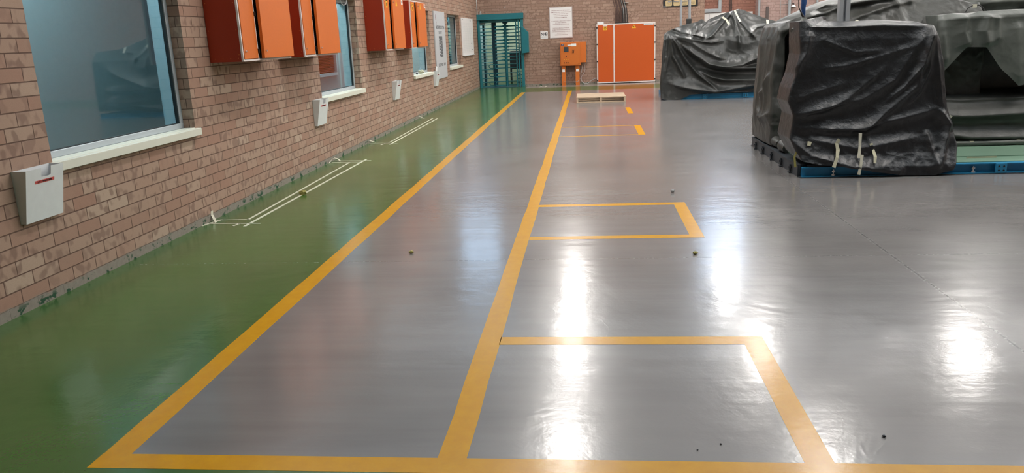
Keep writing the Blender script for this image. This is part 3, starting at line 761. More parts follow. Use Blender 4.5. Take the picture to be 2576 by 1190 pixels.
c = Vector((2.052, YB-.0125, 1.52)); R = .045
k.tube([c+Vector((R*math.cos(a), 0, R*math.sin(a))) for a in [i*math.pi/12 for i in range(25)]], .005, 4)
k.tube([c+Vector((-.03, 0, .033)), c+Vector((.03, 0, -.033))], .005, 4)
k.box(2.038, 2.062, YB-.0135, YB-.012, 1.495, 1.545)
k.build('lettering', M['black'], t)
k = MB(); text_mb(k, 'CELL PHONES', .03, (2.003, YB-.0126, 1.425), (1, 0, 0), (0, 0, 1), width=.18, height=.022); k.build('lettering', M['grey_ink'], t)

# control box on two legs
t = thing('control_box', 'orange control box on two legs with dark screen and switch', 'control box', (2.8, YB, 0))
by = YB-.30
bo = MB().box(2.475, 3.085, by, YB-.06, .575, 1.262).build('box_body', M['orange_panel'], t, bevel=.006)
MB().box(2.50, 3.06, by-.014, by, .60, 1.245).build('door', M['orange_panel'], t, bevel=.004)
MB().box(3.075, 3.245, by+.10, YB-.03, .655, 1.258).build('side_box', M['orange_panel'], t, bevel=.006)
for x0 in (2.51, 2.92):
    lg = MB().box(x0, x0+.118, by+.05, YB-.10, 0, .575).build('leg', M['orange_panel'], t, bevel=.003)
    MB().box(x0+.018, x0+.095, by+.046, by+.05, .40, .475).build('paper_label', M['paper'], lg)
    MB().cyl((x0+.06, by+.035, .12), (x0+.06, by+.05, .12), .01, 8).build('bolt', M['chrome'], lg)
fy = by-.014
MB().box(2.592, 2.725, fy-.012, fy, .985, 1.125).build('screen', M['steel_dark'], t, bevel=.003)
m = MB(); m.box(2.845, 2.885, fy-.03, fy, .955, .99); m.tube([(2.84, fy-.03, 1.04), (2.866, fy-.035, .965), (2.89, fy-.03, 1.04)], .009, 6)
m.build('switch_handle', M['dark'], t)
MB().cyl((2.655, fy-.015, .855), (2.655, fy, .855), .016, 10).build('key_switch', M['dark'], t)
for x in (2.60, 2.665, 2.73):
    MB().cyl((x, fy-.012, .765), (x, fy, .765), .014, 10).build('indicator_lamp', M['sticker'], t, smooth=True)
    MB().cyl((x, fy-.018, .665), (x, fy, .665), .015, 10).build('push_button', M['dark'], t, smooth=True)
for z in (1.19, .635): MB().cyl((3.03, fy-.01, z), (3.03, fy, z), .012, 8).build('door_lock', M['dark'], t)
q = MB().box(2.508, 2.60, fy-.003, fy, 1.165, 1.205).build('name_plate', plain('navy_plate', (.02, .02, .10), .4), t)
k = MB(); text_mb(k, 'ABC', .03, (2.554, fy-.0036, 1.176), (1, 0, 0), (0, 0, 1), width=.06, height=.02); k.build('plate_print', M['paper'], q)
MB().box(2.70, 2.82, fy-.003, fy, 1.155, 1.185).build('white_label', M['paper'], t)
MB().box(2.81, 2.955, fy-.004, fy, 1.135, 1.215).build('white_label', M['paper'], t)
m = MB(); m.tube([(3.15, YB-.10, .66), (3.12, YB-.12, .50), (3.07, YB-.14, .30), (3.09, YB-.15, .12), (3.17, YB-.15, .035), (3.28, YB-.12, .035), (3.40, YB-.08, .12), (3.50, YB-.06, .165), (3.58, YB-.05, .17)], .008, 7)
tag(m.build('loose_cable', M['cable_grey'], smooth=True), 'grey cable sagging between control box and large floor standing orange cabinet', 'cable')
m = MB(); m.tube([(3.19, YB-.08, .66), (3.20, YB-.08, .4), (3.09, YB-.12, .22), (2.98, by-.0, .105), (2.62, by+.02, .105), (2.56, by+.03, .12)], .005, 6)
m.build('earth_wire', M['cable_grey'], t, smooth=True)

# big floor standing switchboard
t = thing('switchboard', 'large orange two door cabinet standing on the floor at the back wall', 'cabinet', (4.4, YB, 0))
X0, X1, F, Z0, Z1 = 3.56, 5.28, YB-.10, .02, 1.735
MB().box(X0, X1, F, YB-.002, Z0, Z1).build('body', M['trimwhite'], t, bevel=.012)
fr = MB(); w = .032; f0 = F-.012
fr.box(X0, X1, f0, F, Z0, Z0+w).box(X0, X1, f0, F, Z1-w, Z1).box(X0, X0+w, f0, F, Z0+w, Z1-w).box(X1-w, X1, f0, F, Z0+w, Z1-w).box(4.052, 4.09, f0, F, Z0+w, Z1-w)
fr.build('white_frame', M['trimwhite'], t, bevel=.004)
nd = MB().box(X0+w+.004, 4.048, F-.02, F-.002, Z0+w+.004, Z1-w-.004).build('narrow_door', M['orange_face'], t, bevel=.004)
wd = MB().box(4.094, X1-w-.004, F-.02, F-.002, Z0+w+.004, Z1-w-.004).build('wide_door', M['orange_face'], t, bevel=.004)
for z in (.10, .66, 1.16, 1.63):
    MB().box(X0-.004, X0+.03, F-.032, F-.012, z-.02, z+.02).build('hinge', M['dark'], nd)
    MB().box(X1-.03, X1+.004, F-.032, F-.012, z-.02, z+.02).build('hinge', M['dark'], wd)
for z in (.10, .90, 1.66):
    MB().cyl((4.02, F-.028, z), (4.02, F-.02, z), .009, 8).build('lock', M['chrome'], nd)
    MB().cyl((4.13, F-.028, z), (4.13, F-.02, z), .009, 8).build('lock', M['chrome'], wd)
st = MB().box(3.76, 3.87, F-.0215, F-.02, 1.555, 1.66).build('sticker', M['sticker'], nd)
MB().box(3.75, 3.88, F-.0215, F-.02, 1.668, 1.69).build('white_label', M['paper'], nd)
k = MB(); k.tube([(3.815+.03*math.cos(a), F-.022, 1.605+.028*math.sin(a)) for a in [i*math.pi/8 for i in range(17)]], .005, 4); k.box(3.811, 3.819, F-.0225, F-.0215, 1.58, 1.655)
k.build('sticker_print', M['black'], st)
tr = MB(); tr.prism([(4.585, 1.58), (4.72, 1.58), (4.652, 1.685)], 'y', F-.0215, F-.02); tr = tr.build('warning_triangle', M['sticker'], wd)
k = MB(); k.prism([(4.655, 1.655), (4.632, 1.622), (4.648, 1.624), (4.640, 1.592), (4.672, 1.632), (4.655, 1.630)], 'y', F-.0222, F-.0215); k.build('lightning_mark', M['black'], tr)
lb = MB().box(4.94, 5.22, F-.0215, F-.02, 1.658, 1.70).build('white_label', M['paper'], wd)
k = MB(); text_mb(k, 'MAIN DB BOARD  A', .03, (5.08, F-.0221, 1.668), (1, 0, 0), (0, 0, 1), width=.24, height=.022); k.build('label_print', M['black'], lb)
tag(MB().box(3.585, 3.775, YB-.09, YB-.002, 1.736, 1.80).build('junction_box', M['white'], bevel=.004), 'small white box on top of the large orange cabinet', 'box')
for i in range(12):
    x0 = 4.12+i*.031; xt = 4.10+i*.028+random.uniform(-.03, .03)
    pts = [(x0, YB-.05, 1.736), (x0+random.uniform(-.01, .01), YB-.05, 1.95), ((x0+xt)/2+random.uniform(-.02, .02), YB-.04, 2.15), (xt-.06+.0*i, YB-.035, 2.5), (xt-.12, YB-.035, 3.3)]
    m = MB(); m.tube(pts, .009+.003*(i % 2), 7)
    tag(m.build('power_cable', M['cable_brown' if i < 7 else 'cable_black' if i % 2 else 'cable_grey'], smooth=True),
        'power cable rising from the top of the large orange cabinet', 'cable', 'power cables above the large orange cabinet')
tag(MB().box(4.10, 4.50, YB-.07, YB-.04, 1.737, 1.762).build('cable_gland_plate', M['dark']), 'dark gland plate where cables enter the large orange cabinet', 'plate')
tag(MB().box(4.36, 4.50, YB-.075, YB-.002, 2.30, 2.32).build('cable_clamp', M['cable_grey']), 'pale clamp bar holding the power cables to the brick', 'clamp')

# tan plates on a black backing board
t = thing('plate_board', 'black board with four tan plates high on the back wall', 'sign', (6.0, YB, 2.1))
MB().box(5.505, 6.50, YB-.02, YB-.002, 2.135, 2.34).build('backing_board', M['black_box'], t)
for i in range(4):
    x0 = 5.575+i*.225; r = .03; o_ = []
    for (px_, pz_, a0) in ((x0+.185-r, 2.325-r, 0), (x0+r, 2.325-r, 90), (x0+r, 2.16+r, 180), (x0+.185-r, 2.16+r, 270)):
        o_ += [(px_+r*math.cos(math.radians(a0+j*30)), pz_+r*math.sin(math.radians(a0+j*30))) for j in range(4)]
    pl = MB().prism(o_, 'y', YB-.028, YB-.02).build('tan_plate', M['brass_plate'], t)
    k = MB(); text_mb(k, ('SAFE', 'CUSTODIAN', 'ACT', 'SERVICE')[i], .03, (x0+.092, YB-.0286, 2.235), (1, 0, 0), (0, 0, 1), width=.13, height=.022)
    if i != 1: text_mb(k, ('LINE', '', 'NOW', 'LOCAL')[i], .03, (x0+.10, YB-.0286, 2.19), (1, 0, 0), (0, 0, 1), width=.1, height=.02)
    k.build('plate_print', M['black'], pl)
for (a, b, c_) in ((5.50, 5.60, 2.13), (5.64, 5.75, 2.27), (5.80, 5.97, 2.27), (6.03, 6.2, 2.27)):
    MB().box(a, b, YB-.036, YB-.0285, c_, c_+.03).build('foil_clip', M['chrome'], t)

# recessed bay fittings
ry = YB+.3
tag(MB().box(6.70, 7.13, ry-.08, ry, 1.93, 2.035).box(7.13, 7.215, ry-.08, ry, 1.93, 3.3).build('cable_trunking', M['pipe'], bevel=.003), 'grey cable trunking with a right angle bend in the recessed brick bay', 'trunking')
t = thing('signboard', 'white board with black lettering behind the far covered machine', 'sign', (7.4, ry, 1.2))
MB().box(6.705, 8.12, ry-.05, ry, 1.2, 1.915).build('panel_face', M['sign_white'], t, bevel=.004)
k = MB(); text_mb(k, 'LINKER 1', .06, (8.0, ry-.0508, 1.835), (1, 0, 0), (0, 0, 1), width=.20, height=.045); k.box(6.86, 6.875, ry-.0512, ry-.05, 1.2, 1.9)
k.build('lettering', M['grey_ink'], t)
for i, x in enumerate((7.46, 7.50)):
    m = MB(); m.tube([(x-.03, ry-.06, 3.2), (x, ry-.06, 2.3), (x+.01, ry-.07, 1.9), (x+.02, ry-.07, 1.6)], .012, 7)
    tag(m.build('bay_cable', M['cable_black'], smooth=True), 'black cable hanging down the recessed brick bay', 'cable', 'black cables in the recessed bay')
for i, (x, r, zt) in enumerate(((8.235, .035, 3.4), (9.09, .04, 3.4), (9.86, .03, 3.4))):
    m = MB(); m.cyl((x, YB-.05, 0), (x, YB-.05, zt), r, 12)
    tag(m.build('wall_pipe', M['pipe'], smooth=True), ('pale vertical pipe at the edge of the recessed brick bay', 'pale vertical pipe on mauve brick beside the wall lamp', 'pale vertical pipe on mauve brick behind the blue strap')[i], 'pipe')
tag(MB().box(8.44, 8.52, YB-.03, YB-.001, 1.2, 2.03).build('wall_bracket', plain('brown_trunking', (.10, .075, .07), .6)), 'dark brown trunking strip on mauve brick wall', 'trunking')
m = MB(); m.tube([(8.85, YB-.012, 1.0), (8.85, YB-.012, 3.3)], .006, 6).tube([(8.85, YB-.012, 2.06), (9.17, YB-.012, 2.09)], .005, 6)
tag(m.build('wall_wire', M['cable_grey'], smooth=True), 'thin wire run on the mauve brick feeding the small wall lamp', 'cable')
t = thing('wall_lamp', 'small white shaded lamp on the mauve brick wall', 'lamp', (9.2, YB-.05, 2.0))
MB().tube([(9.2, YB-.06, 1.99), (9.2, YB-.06, 2.01), (9.2, YB-.06, 2.045)], [.075, .055, .025], 14).build('lamp_shade', M['white'], t, smooth=True)
MB().tube([(9.2, YB-.06, 2.045), (9.2, YB-.06, 2.085), (9.19, YB-.002, 2.09)], .014, 8).build('lamp_holder', M['dark'], t)
tag(MB().box(.84, .87, YB-.02, YB-.001, 2.31, 2.33).build('wall_clip', M['white']), 'tiny white clip on brick above the turnstile', 'clip')
m = MB(); m.tube([(.10, YB-.02, 2.16), (.11, YB-.02, 2.26), (.14, YB-.02, 2.18), (.13, YB-.02, 2.16)], .01, 6)
tag(m.build('white_bracket', M['white']), 'small white bracket on top of the turnstile header', 'bracket')

# ================================================================== PALLET
t = thing('wooden_pallet', 'pale wooden pallet lying on the grey floor', 'pallet', (3.57, 17.9, 0))
px0, px1, py0, py1 = 3.035, 4.105, 17.33, 18.45
m = MB()
for k in range(7): yy = py0+k*(py1-py0-.10)/6; MB().box(px0, px1, yy, yy+.12, .108, .126).build('deck_board', M['wood'], t, bevel=.002)
for k, x in enumerate((px0, 3.545, px1-.04)): MB().box(x, x+.04, py0+.005, py1+.015, .022, .108).build('stringer', M['wood'], t, bevel=.002)
for yy in (py0, 17.83, py1-.08): MB().box(px0, px1, yy, yy+.10, .001, .022).build('bottom_board', M['wood'], t, bevel=.002)
m = MB()

# ================================================================== COVERED MACHINES
def fold_field(A, Z, folds):
    """outward displacement (m) of sheeting with creases along polylines [(pts, amp, w_above, w_below)]"""
    D = np.zeros_like(A)
    for pts, amp, wa, wb in folds:
        P = np.array(pts, float); best = np.full(A.shape, 1e9); sg = np.zeros(A.shape); tau = np.zeros(A.shape); end = np.zeros(A.shape)
        L = np.r_[0, np.cumsum(np.hypot(*(P[1:]-P[:-1]).T))]
        for i in range(len(P)-1):
            a, b = P[i], P[i+1]; d = b-a; l2 = d@d
            t_ = ((A-a[0])*d[0]+(Z-a[1])*d[1])/l2; tc = np.clip(t_, 0, 1)
            dx, dz = A-(a[0]+tc*d[0]), Z-(a[1]+tc*d[1]); dd = np.hypot(dx, dz)
            s_ = (d[0]*dz-d[1]*dx)
            k = dd < best
            best = np.where(k, dd, best); sg = np.where(k, np.sign(s_), sg); tau = np.where(k, (L[i]+tc*math.sqrt(l2))/L[-1], tau)
        taper = np.clip(np.minimum(tau/.12, (1-tau)/.18)+.15, 0, 1)
        w = np.where(sg > 0, wa, wb)
        D += amp*taper*np.exp(-(best/w)**1.35)
    return D

def interp(x, tab):
    tab = np.array(sorted(tab)); return np.interp(x, tab[:, 0], tab[:, 1])

def drape(name, mat, parent, left, right, top, bot, yF, yB, folds, side_folds=(), lean=None, n=(200, 60, 110), rough=(.012, .006), seed=0, cap=.06, corner=.05, botlift=0., gather=0., fold_k=1.0, skew=0.):
    """hanging sheet over a block: front in the x-z plane at y=yF, sides, back and a soft top. left/right: [(z,x)], top/bot: [(x,z)]"""
    nf, ns, nt = n; nb = 24
    u = np.r_[np.zeros(ns), np.linspace(0, 1, nf), np.ones(ns), np.linspace(1, 0, nb+2)[1:-1]]
    v = np.r_[np.linspace(1, 0, ns+1)[:-1], np.zeros(nf), np.linspace(0, 1, ns+1)[1:], np.ones(nb)]
    n_ = len(u); T_ = np.linspace(0, 1, nt)[:, None]; U = np.repeat(u[None], nt, 0); V = np.repeat(v[None], nt, 0)
    xl0, xr0 = interp(1.0, left), interp(1.0, right)
    xa = xl0+(xr0-xl0)*U
    zt, zb = interp(xa, top), interp(xa, bot)
    zb = zb+V*botlift
    Z = zb+(zt-zb)*T_
    xl, xr = interp(Z, left), interp(Z, right)
    X = xl+(xr-xl)*U
    Y = yF+(yB-yF)*V
    X = X+skew*V*(1-U)
    if lean is not None: Y = Y+(1-V)*interp(Z, lean)
    # unrolled coordinate and outward normals
    front = (V == 0); side_l = (U == 0) & (V > 0); side_r = (U == 1) & (V > 0)
    A = np.where(side_l, xl-(yB-yF)*V, np.where(side_r, xr+(yB-yF)*V, X))
    NX = np.where(side_l, -1., np.where(side_r, 1., 0.)); NY = np.where(front, -1., 0.)
    NY = np.where((V == 1) & (U > 0) & (U < 1), 1., NY)
    # soften corners
    for _ in range(3):
        NX = (np.roll(NX, 1, 1)+NX*2+np.roll(NX, -1, 1))/4; NY = (np.roll(NY, 1, 1)+NY*2+np.roll(NY, -1, 1))/4
    k = int(corner*100)
    for _ in range(k):
        X = (np.roll(X, 1, 1)+2*X+np.roll(X, -1, 1))/4; Y = (np.roll(Y, 1, 1)+2*Y+np.roll(Y, -1, 1))/4
    D = fold_field(A, Z, list(folds)+list(side_folds))
    fade = np.clip((1-T_)/.03, 0, 1)
    nz = np.zeros_like(X); xf, yf, zf = X.ravel(), Y.ravel(), Z.ravel(); out = np.empty(xf.size)
    for i in range(xf.size):
        p = Vector((xf[i]*1.0+seed, yf[i], zf[i]*.8))
        a = mnoise.noise(p*3.0); b = 1-abs(mnoise.noise(p*7.0+Vector((5, 0, a))))*2; c = 1-abs(mnoise.noise(p*15.0+Vector((0, 3, b*.4))))*2
        g = 1+gather*max(0, .5-zf[i])*4
        out[i] = rough[0]*2*a+(rough[0]*.8*b+rough[1]*c)*g
    side = np.where((V > .02), .35, 1.0)
    D = D*fold_k*np.where(V > .02, .75, 1.0)+out.reshape(X.shape)*side
    X = X+NX*D; Y = Y+NY*D*np.where((V == 1), .3, 1); Z = Z
    rows = [np.stack([X[i], Y[i], Z[i]], 1) for i in range(nt)]
    # top: shrink rim towards a spine, sagging a little, with wrinkles
    rim = rows[-1]; nc = 14
    cxs = np.clip(rim[:, 0], xl0+.25*(xr0-xl0), xr0-.25*(xr0-xl0)); cyc = (yF+yB)/2+ (0 if lean is None else .1)
    for j in range(1, nc+1):
        q = j/nc; w_ = q**.8
        P = rim.copy(); P[:, 0] = rim[:, 0]*(1-w_)+cxs*w_; P[:, 1] = rim[:, 1]*(1-w_)+cyc*w_
        P[:, 2] = rim[:, 2]*(1-w_)+(np.interp(cxs, [xl0, xr0], [interp(xl0, top), interp(xr0, top)])*.5+rim[:, 2]*.5)*w_+cap*math.sin(q*math.pi/2)*.5
        for i in range(len(P)):
            a = mnoise.noise(Vector((P[i, 0]*3+seed, P[i, 1]*3, 1.7))); P[i, 2] += .03*a*math.sin(q*math.pi*.9)
        rows.append(P)
    R = np.concatenate(rows); m_ = len(rows)
    faces = [(i*n_+k_, i*n_+(k_+1) % n_, (i+1)*n_+(k_+1) % n_, (i+1)*n_+k_) for i in range(m_-1) for k_ in range(n_)]
    mb = MB(); mb.v = [tuple(p) for p in R.tolist()]; mb.f = faces
    o = mb.build(name, mat, parent)
    o.data.polygons.foreach_set('use_smooth', [True]*len(o.data.polygons))
    return o

def tape_on(parent, pts, w, mat='masking', name='tape_strip'):
    m = MB(); P = [Vector(p) for p in pts]; vs = []
    for i, p in enumerate(P):
        d = (P[min(i+1, len(P)-1)]-P[max(i-1, 0)]); nrm = Vector((-d.z, 0, d.x)); nrm = nrm.normalized()*w/2*(1 if i % 2 == 0 else .8)
        vs += [p-nrm, p+nrm, p+nrm+Vector((0, .004, 0)), p-nrm+Vector((0, .004, 0))]
    fs = [(i*4+k, i*4+(k+1) % 4, i*4+4+(k+1) % 4, i*4+4+k) for i in range(len(P)-1) for k in range(4)]
    fs += [(0, 3, 2, 1), tuple(len(vs)-4+k for k in range(4))]
    return m.add(vs, fs).build(name, M[mat], parent)

def channel(m, x0, x1, y, z0, z1, d=.05):
    """C section beam along x, open side towards the camera (-y)"""
    t_ = .008
    return m.box(x0, x1, y, y+d, z0, z0+t_).box(x0, x1, y, y+d, z1-t_, z1).box(x0, x1, y+d-t_, y+d, z0+t_, z1-t_)

# ---- far machine
t = thing('covered_machine', 'far machine wrapped in black sheeting near the back wall beside the pallet', 'machine', (6.3, 18.2, 0))
fr = channel(MB(), 4.98, 7.9, 17.42, .002, .102, .06); channel(fr, 4.98, 7.9, 19.2, .002, .102, .06)
fr.box(4.98, 5.04, 17.48, 19.2, .002, .102).box(7.84, 7.9, 17.48, 19.2, .002, .102)
fo = fr.build('base_frame', M['blue'], t)
for x in (5.76, 6.62, 7.5): 
    pm = MB().box(x, x+.10, 17.405, 17.42, .006, .10).build('splice_plate', M['blue'], fo, bevel=.002)
    bm2 = MB()
    for dx in (.028, .072):
        for z in (.035, .072): bm2.cyl((x+dx, 17.398, z), (x+dx, 17.406, z), .009, 8)
    bm2.build('bolts', M['dark'], pm)
left = [(0, 4.86), (.35, 4.84), (.7, 4.88), (1.05, 4.90), (1.38, 4.93), (1.5, 5.04), (1.6, 5.20), (1.9, 5.3)]
top1 = [(4.83, 1.38), (5.0, 1.50), (5.14, 1.57), (5.32, 1.61), (5.42, 1.62), (5.50, 1.68), (5.61, 1.61), (5.72, 1.68), (5.88, 1.74), (6.11, 1.80), (6.38, 1.86), (6.51, 1.83), (6.69, 1.75), (6.87, 1.69), (7.05, 1.62), (7.3, 1.56), (8.0, 1.5)]
bot1 = [(4.83, .10), (4.9, .03), (5.03, .004), (5.31, .004), (5.53, .10), (5.71, .115), (6.01, .13), (6.3, .13), (6.74, .14), (7.01, .17), (8, .16)]
f1 = [([(5.22, 1.30), (5.51, 1.18), (5.81, .99), (6.08, .86), (6.25, .82)], .085, .16, .07),
      ([(5.25, 1.19), (5.51, .98), (5.85, .74), (6.18, .68), (6.54, .70), (7.13, .94), (7.5, 1.1)], .12, .13, .05),
      ([(5.85, .72), (6.36, .635), (7.05, .62), (7.6, .64)], .10, .05, .05),
      ([(5.63, .63), (5.91, .47), (6.19, .40), (6.99, .37), (7.6, .38)], .10, .07, .07),
      ([(5.08, .33), (5.45, .24), (6.01, .15), (6.56, .23), (7.01, .29), (7.6, .3)], .09, .13, .05),
      ([(5.04, 1.39), (5.2, 1.16), (5.37, .86), (5.63, .54), (6.06, .19)], .07, .05, .04),
      ([(5.04, 1.39), (5.11, .94), (5.38, .45)], .055, .05, .035),
      ([(5.05, 1.39), (5.44, 1.27), (5.89, 1.18), (6.17, 1.21)], .05, .05, .04),
      ([(4.94, 1.38), (4.90, .84), (4.86, .29)], .03, .04, .04), ([(5.04, 1.38), (5.02, .94), (4.93, .47)], .03, .03, .03),
      ([(6.42, 1.83), (5.97, 1.73), (5.61, 1.62)], .05, .06, .03), ([(6.42, 1.82), (6.46, 1.5), (6.5, 1.03)], .06, .04, .04),
      ([(6.42, 1.81), (6.16, 1.56), (5.94, 1.34), (5.73, 1.23)], .07, .06, .03), ([(6.51, 1.67), (6.66, 1.44), (6.83, 1.22)], .05, .04, .03),
      ([(7.12, 1.49), (6.88, 1.46), (6.7, 1.31)], .05, .04, .04), ([(5.65, 1.51), (5.54, 1.36), (5.8, 1.29)], .07, .05, .03),
      ([(5.1, 1.52), (5.3, 1.42), (5.5, 1.36)], .05, .05, .03), ([(6.2, 1.25), (6.6, 1.12), (7.0, 1.2)], .04, .2, .2)]
drape('tarpaulin', M['tarp1'], t, left, [(0, 7.9), (2, 7.9)], top1, bot1, 17.44, 19.1, f1, lean=[(0, -.05), (.2, -.03), (.9, 0), (1.3, .03), (1.9, .65)], n=(230, 50, 150), rough=(.010, .003), seed=3.3, cap=.03, skew=.2, fold_k=1.8)
for x in (5.335, 5.52): MB().cyl((x, 17.95, 1.45), (x, 17.95, 3.6), .028, 10).build('upright_pipe', M['pipe'], t, smooth=True)
tape_on(t, [(6.47, 17.88, 1.835), (6.50, 17.70, 1.70), (6.53, 17.50, 1.585)], .04)
tape_on(t, [(6.19, 17.74, 1.70), (6.25, 17.62, 1.64), (6.29, 17.47, 1.54)], .045)
tape_on(t, [(7.12, 17.66, 1.60), (7.10, 17.5, 1.47)], .06)
MB().box(5.45, 5.56, 17.9, 18.0, 1.50, 1.70).build('covered_knob', M['tarp1'], t, bevel=.01)

# ---- near machine on its long blue skid
t = thing('covered_machine', 'near machine wrapped in torn black sheeting on a long blue skid', 'machine', (6.5, 8.6, 0))
SX1 = 10.6
fr = MB(); channel(fr, 5.38, SX1, 7.79, .006, .104, .055); channel(fr, 5.38, SX1, 10.1, .006, .104, .055)
for x in (5.40, 7.0, 8.6, SX1-.06): fr.box(x, x+.05, 7.845, 10.1, .01, .10)
fo = fr.build('base_frame', M['blue'], t)
MB().box(5.36, SX1, 7.775, 7.86, 0, .006).build('foot_plate', M['steel_dark'], t)
MB().box(5.352, 5.40, 7.86, 10.15, 0, .006).box(5.345, 5.46, 7.86, 10.1, .112, .118).box(5.352, 5.38, 7.86, 10.1, .006, .112).build('shaded_side_beam', M['steel_dark'], t)  # beam coloured dark to paint the shadow on the skid's left side
for x in (7.17, 9.0):
    pm = MB().box(x, x+.10, 7.775, 7.79, .008, .102).build('splice_plate', M['blue'], fo, bevel=.002)
    b2 = MB()
    for dx in (.028, .072):
        for z in (.035, .075): b2.cyl((x+dx, 7.768, z), (x+dx, 7.776, z), .008, 10)
    b2.build('bolts', M['dark'], pm)
for x in (5.68, 6.98, 8.3):
    b2 = MB(); b2.cyl((x, 7.81, .014), (x, 7.81, .075), .008, 8).cyl((x, 7.81, .05), (x, 7.81, .064), .017, 6).cyl((x, 7.81, .014), (x, 7.81, .03), .02, 6)
    b2.build('jacking_bolt', M['chrome'], fo, smooth=True)
for y_ in (8.1, 8.5, 8.95, 9.4, 9.8):
    b2 = MB(); b2.cyl((5.34, y_, .006), (5.34, y_, .09), .010, 8).cyl((5.34, y_, .05), (5.34, y_, .07), .022, 6).box(5.32, 5.366, y_-.03, y_+.03, .0, .012)
    b2.build('anchor_bolt', M['steel_dark'], fo, smooth=True)
MB().box(5.46, SX1, 7.845, 9.9, .104, .112).build('deck_plate', M['green_deck'], t)
MB().box(5.44, 5.75, 7.82, 8.0, .1045, .118).build('grimy_plate', M['steel_dark'], t)
MB().box(6.92, 7.6, 8.12, 8.14, .112, .122).build('drip_rail', M['green_deck'], t)
tape_on(t, [(7.02, 8.05, .118), (7.15, 8.05, .118), (7.3, 8.05, .118)], .02, 'masking2')

# near block
left = [(0, 5.40), (.12, 5.40), (.38, 5.27), (.60, 5.30), (.74, 5.245), (.86, 5.27), (1.0, 5.32), (1.19, 5.35), (1.32, 5.34), (1.6, 5.34)]
right = [(0, 6.76), (.12, 6.80), (.27, 6.83), (.48, 6.78), (.63, 6.73), (1.04, 6.68), (1.27, 6.625), (1.41, 6.55), (1.6, 6.5)]
topA = [(5.30, 1.49), (5.37, 1.50), (5.43, 1.44), (5.64, 1.425), (5.84, 1.425), (6.2, 1.43), (6.55, 1.405)]
botA = [(5.2, .25), (5.3, .17), (5.45, .13), (5.63, .115), (5.93, .06), (6.22, .015), (6.52, .010), (6.66, .05), (6.79, .10), (6.9, .12)]
fA = [([(6.54, 1.40), (6.41, 1.22), (6.23, .91), (5.94, .74), (5.31, .61)], .055, .05, .06),
      ([(6.55, 1.40), (6.43, .84), (6.26, .69), (5.97, .45), (5.64, .46), (5.36, .48)], .075, .04, .06),
      ([(6.55, 1.40), (6.48, 1.05), (6.33, .85), (6.15, .70)], .045, .025, .035),
      ([(6.55, 1.40), (6.54, 1.0), (6.45, .79), (6.32, .64)], .05, .03, .03), ([(6.56, 1.40), (6.63, 1.0), (6.69, .6)], .04, .03, .03),
      ([(5.53, 1.32), (5.85, 1.18), (6.14, 1.19)], .02, .03, .02), ([(5.55, 1.04), (5.79, 1.06), (6.08, 1.13), (6.41, 1.23)], .025, .03, .03),
      ([(5.43, 1.40), (5.40, 1.19), (5.28, .99)], .05, .04, .03), ([(5.31, .60), (5.57, .64), (5.80, .75), (6.15, 1.04)], .04, .05, .03),
      ([(5.44, .37), (5.91, .27), (6.49, .37)], .05, .05, .05), ([(5.28, .37), (5.45, .22), (5.84, .11), (6.37, .04)], .05, .05, .04),
      ([(6.54, .43), (6.58, .26), (6.64, .06)], .06, .03, .03), ([(6.65, .63), (6.76, .48), (6.70, .26), (6.65, .09)], .07, .03, .04),
      ([(5.90, .46), (6.33, .55), (6.66, .63)], .05, .04, .04), ([(5.3, .75), (5.5, .82), (5.8, .9)], .03, .04, .03),
      ([(5.4, 1.44), (6.0, 1.42), (6.55, 1.40)], .025, .04, .03)]
drape('wrapped_block', M['tarp2'], t, left, right, topA, botA, 7.93, 8.42, fA, n=(220, 70, 150), rough=(.006, .0015), seed=11.1, cap=.07, gather=1.0, fold_k=.62, botlift=.03,
      lean=[(0, -.19), (.10, -.175), (.22, -.10), (.4, -.04), (.8, .0), (1.3, .03), (1.5, .08)])
# small peaks and loose corners
tape_on(t, [(5.908, 7.80, .425), (5.905, 7.78, .30), (5.893, 7.75, .19)], .030)
tape_on(t, [(5.918, 7.74, .222), (5.905, 7.715, .12), (5.888, 7.705, .035)], .030)
tape_on(t, [(5.72, 7.81, .37), (5.695, 7.81, .33), (5.705, 7.79, .27), (5.69, 7.75, .20), (5.655, 7.72, .11)], .035, 'masking2')
tape_on(t, [(6.02, 7.82, .32), (6.04, 7.81, .26), (6.045, 7.75, .20), (6.035, 7.72, .14)], .030, 'masking2')
tape_on(t, [(5.45, 7.84, .35), (5.44, 7.83, .31)], .04, 'masking2')
tape_on(t, [(5.34, 7.86, .27), (5.315, 7.85, .20), (5.325, 7.84, .10)], .022, 'litter')
tape_on(t, [(6.84, 8.2, .58), (6.86, 8.19, .53), (6.90, 8.19, .50)], .04, 'masking')
MB().tube([(5.985, 8.4, 1.43), (5.985, 8.4, 1.47), (5.985, 8.4, 1.49)], [.035, .03, .008], 10).build('foam_plug', M['masking'], t, smooth=True) if False else None
MB().tube([(5.965, 8.3, 1.42), (5.965, 8.3, 1.455), (5.965, 8.3, 1.475), (5.965, 8.3, 1.485)], [.030, .028, .018, .006], 10).build('foam_plug', M['masking'], t, smooth=True)
# loose flap hanging at the lower right corner
# steel post through the cover
p_ = MB(); p_.box(5.970, 6.012, 8.9, 8.98, .112, 3.8).box(6.040, 6.082, 8.9, 8.98, .112, 3.8).box(6.012, 6.040, 8.93, 8.98, .112, 3.8)
p_.build('steel_post', M['pipe'], t, bevel=.003)
MB().box(5.95, 6.10, 8.88, 9.0, 1.36, 1.43).build('post_collar', M['pipe'], t, bevel=.01)
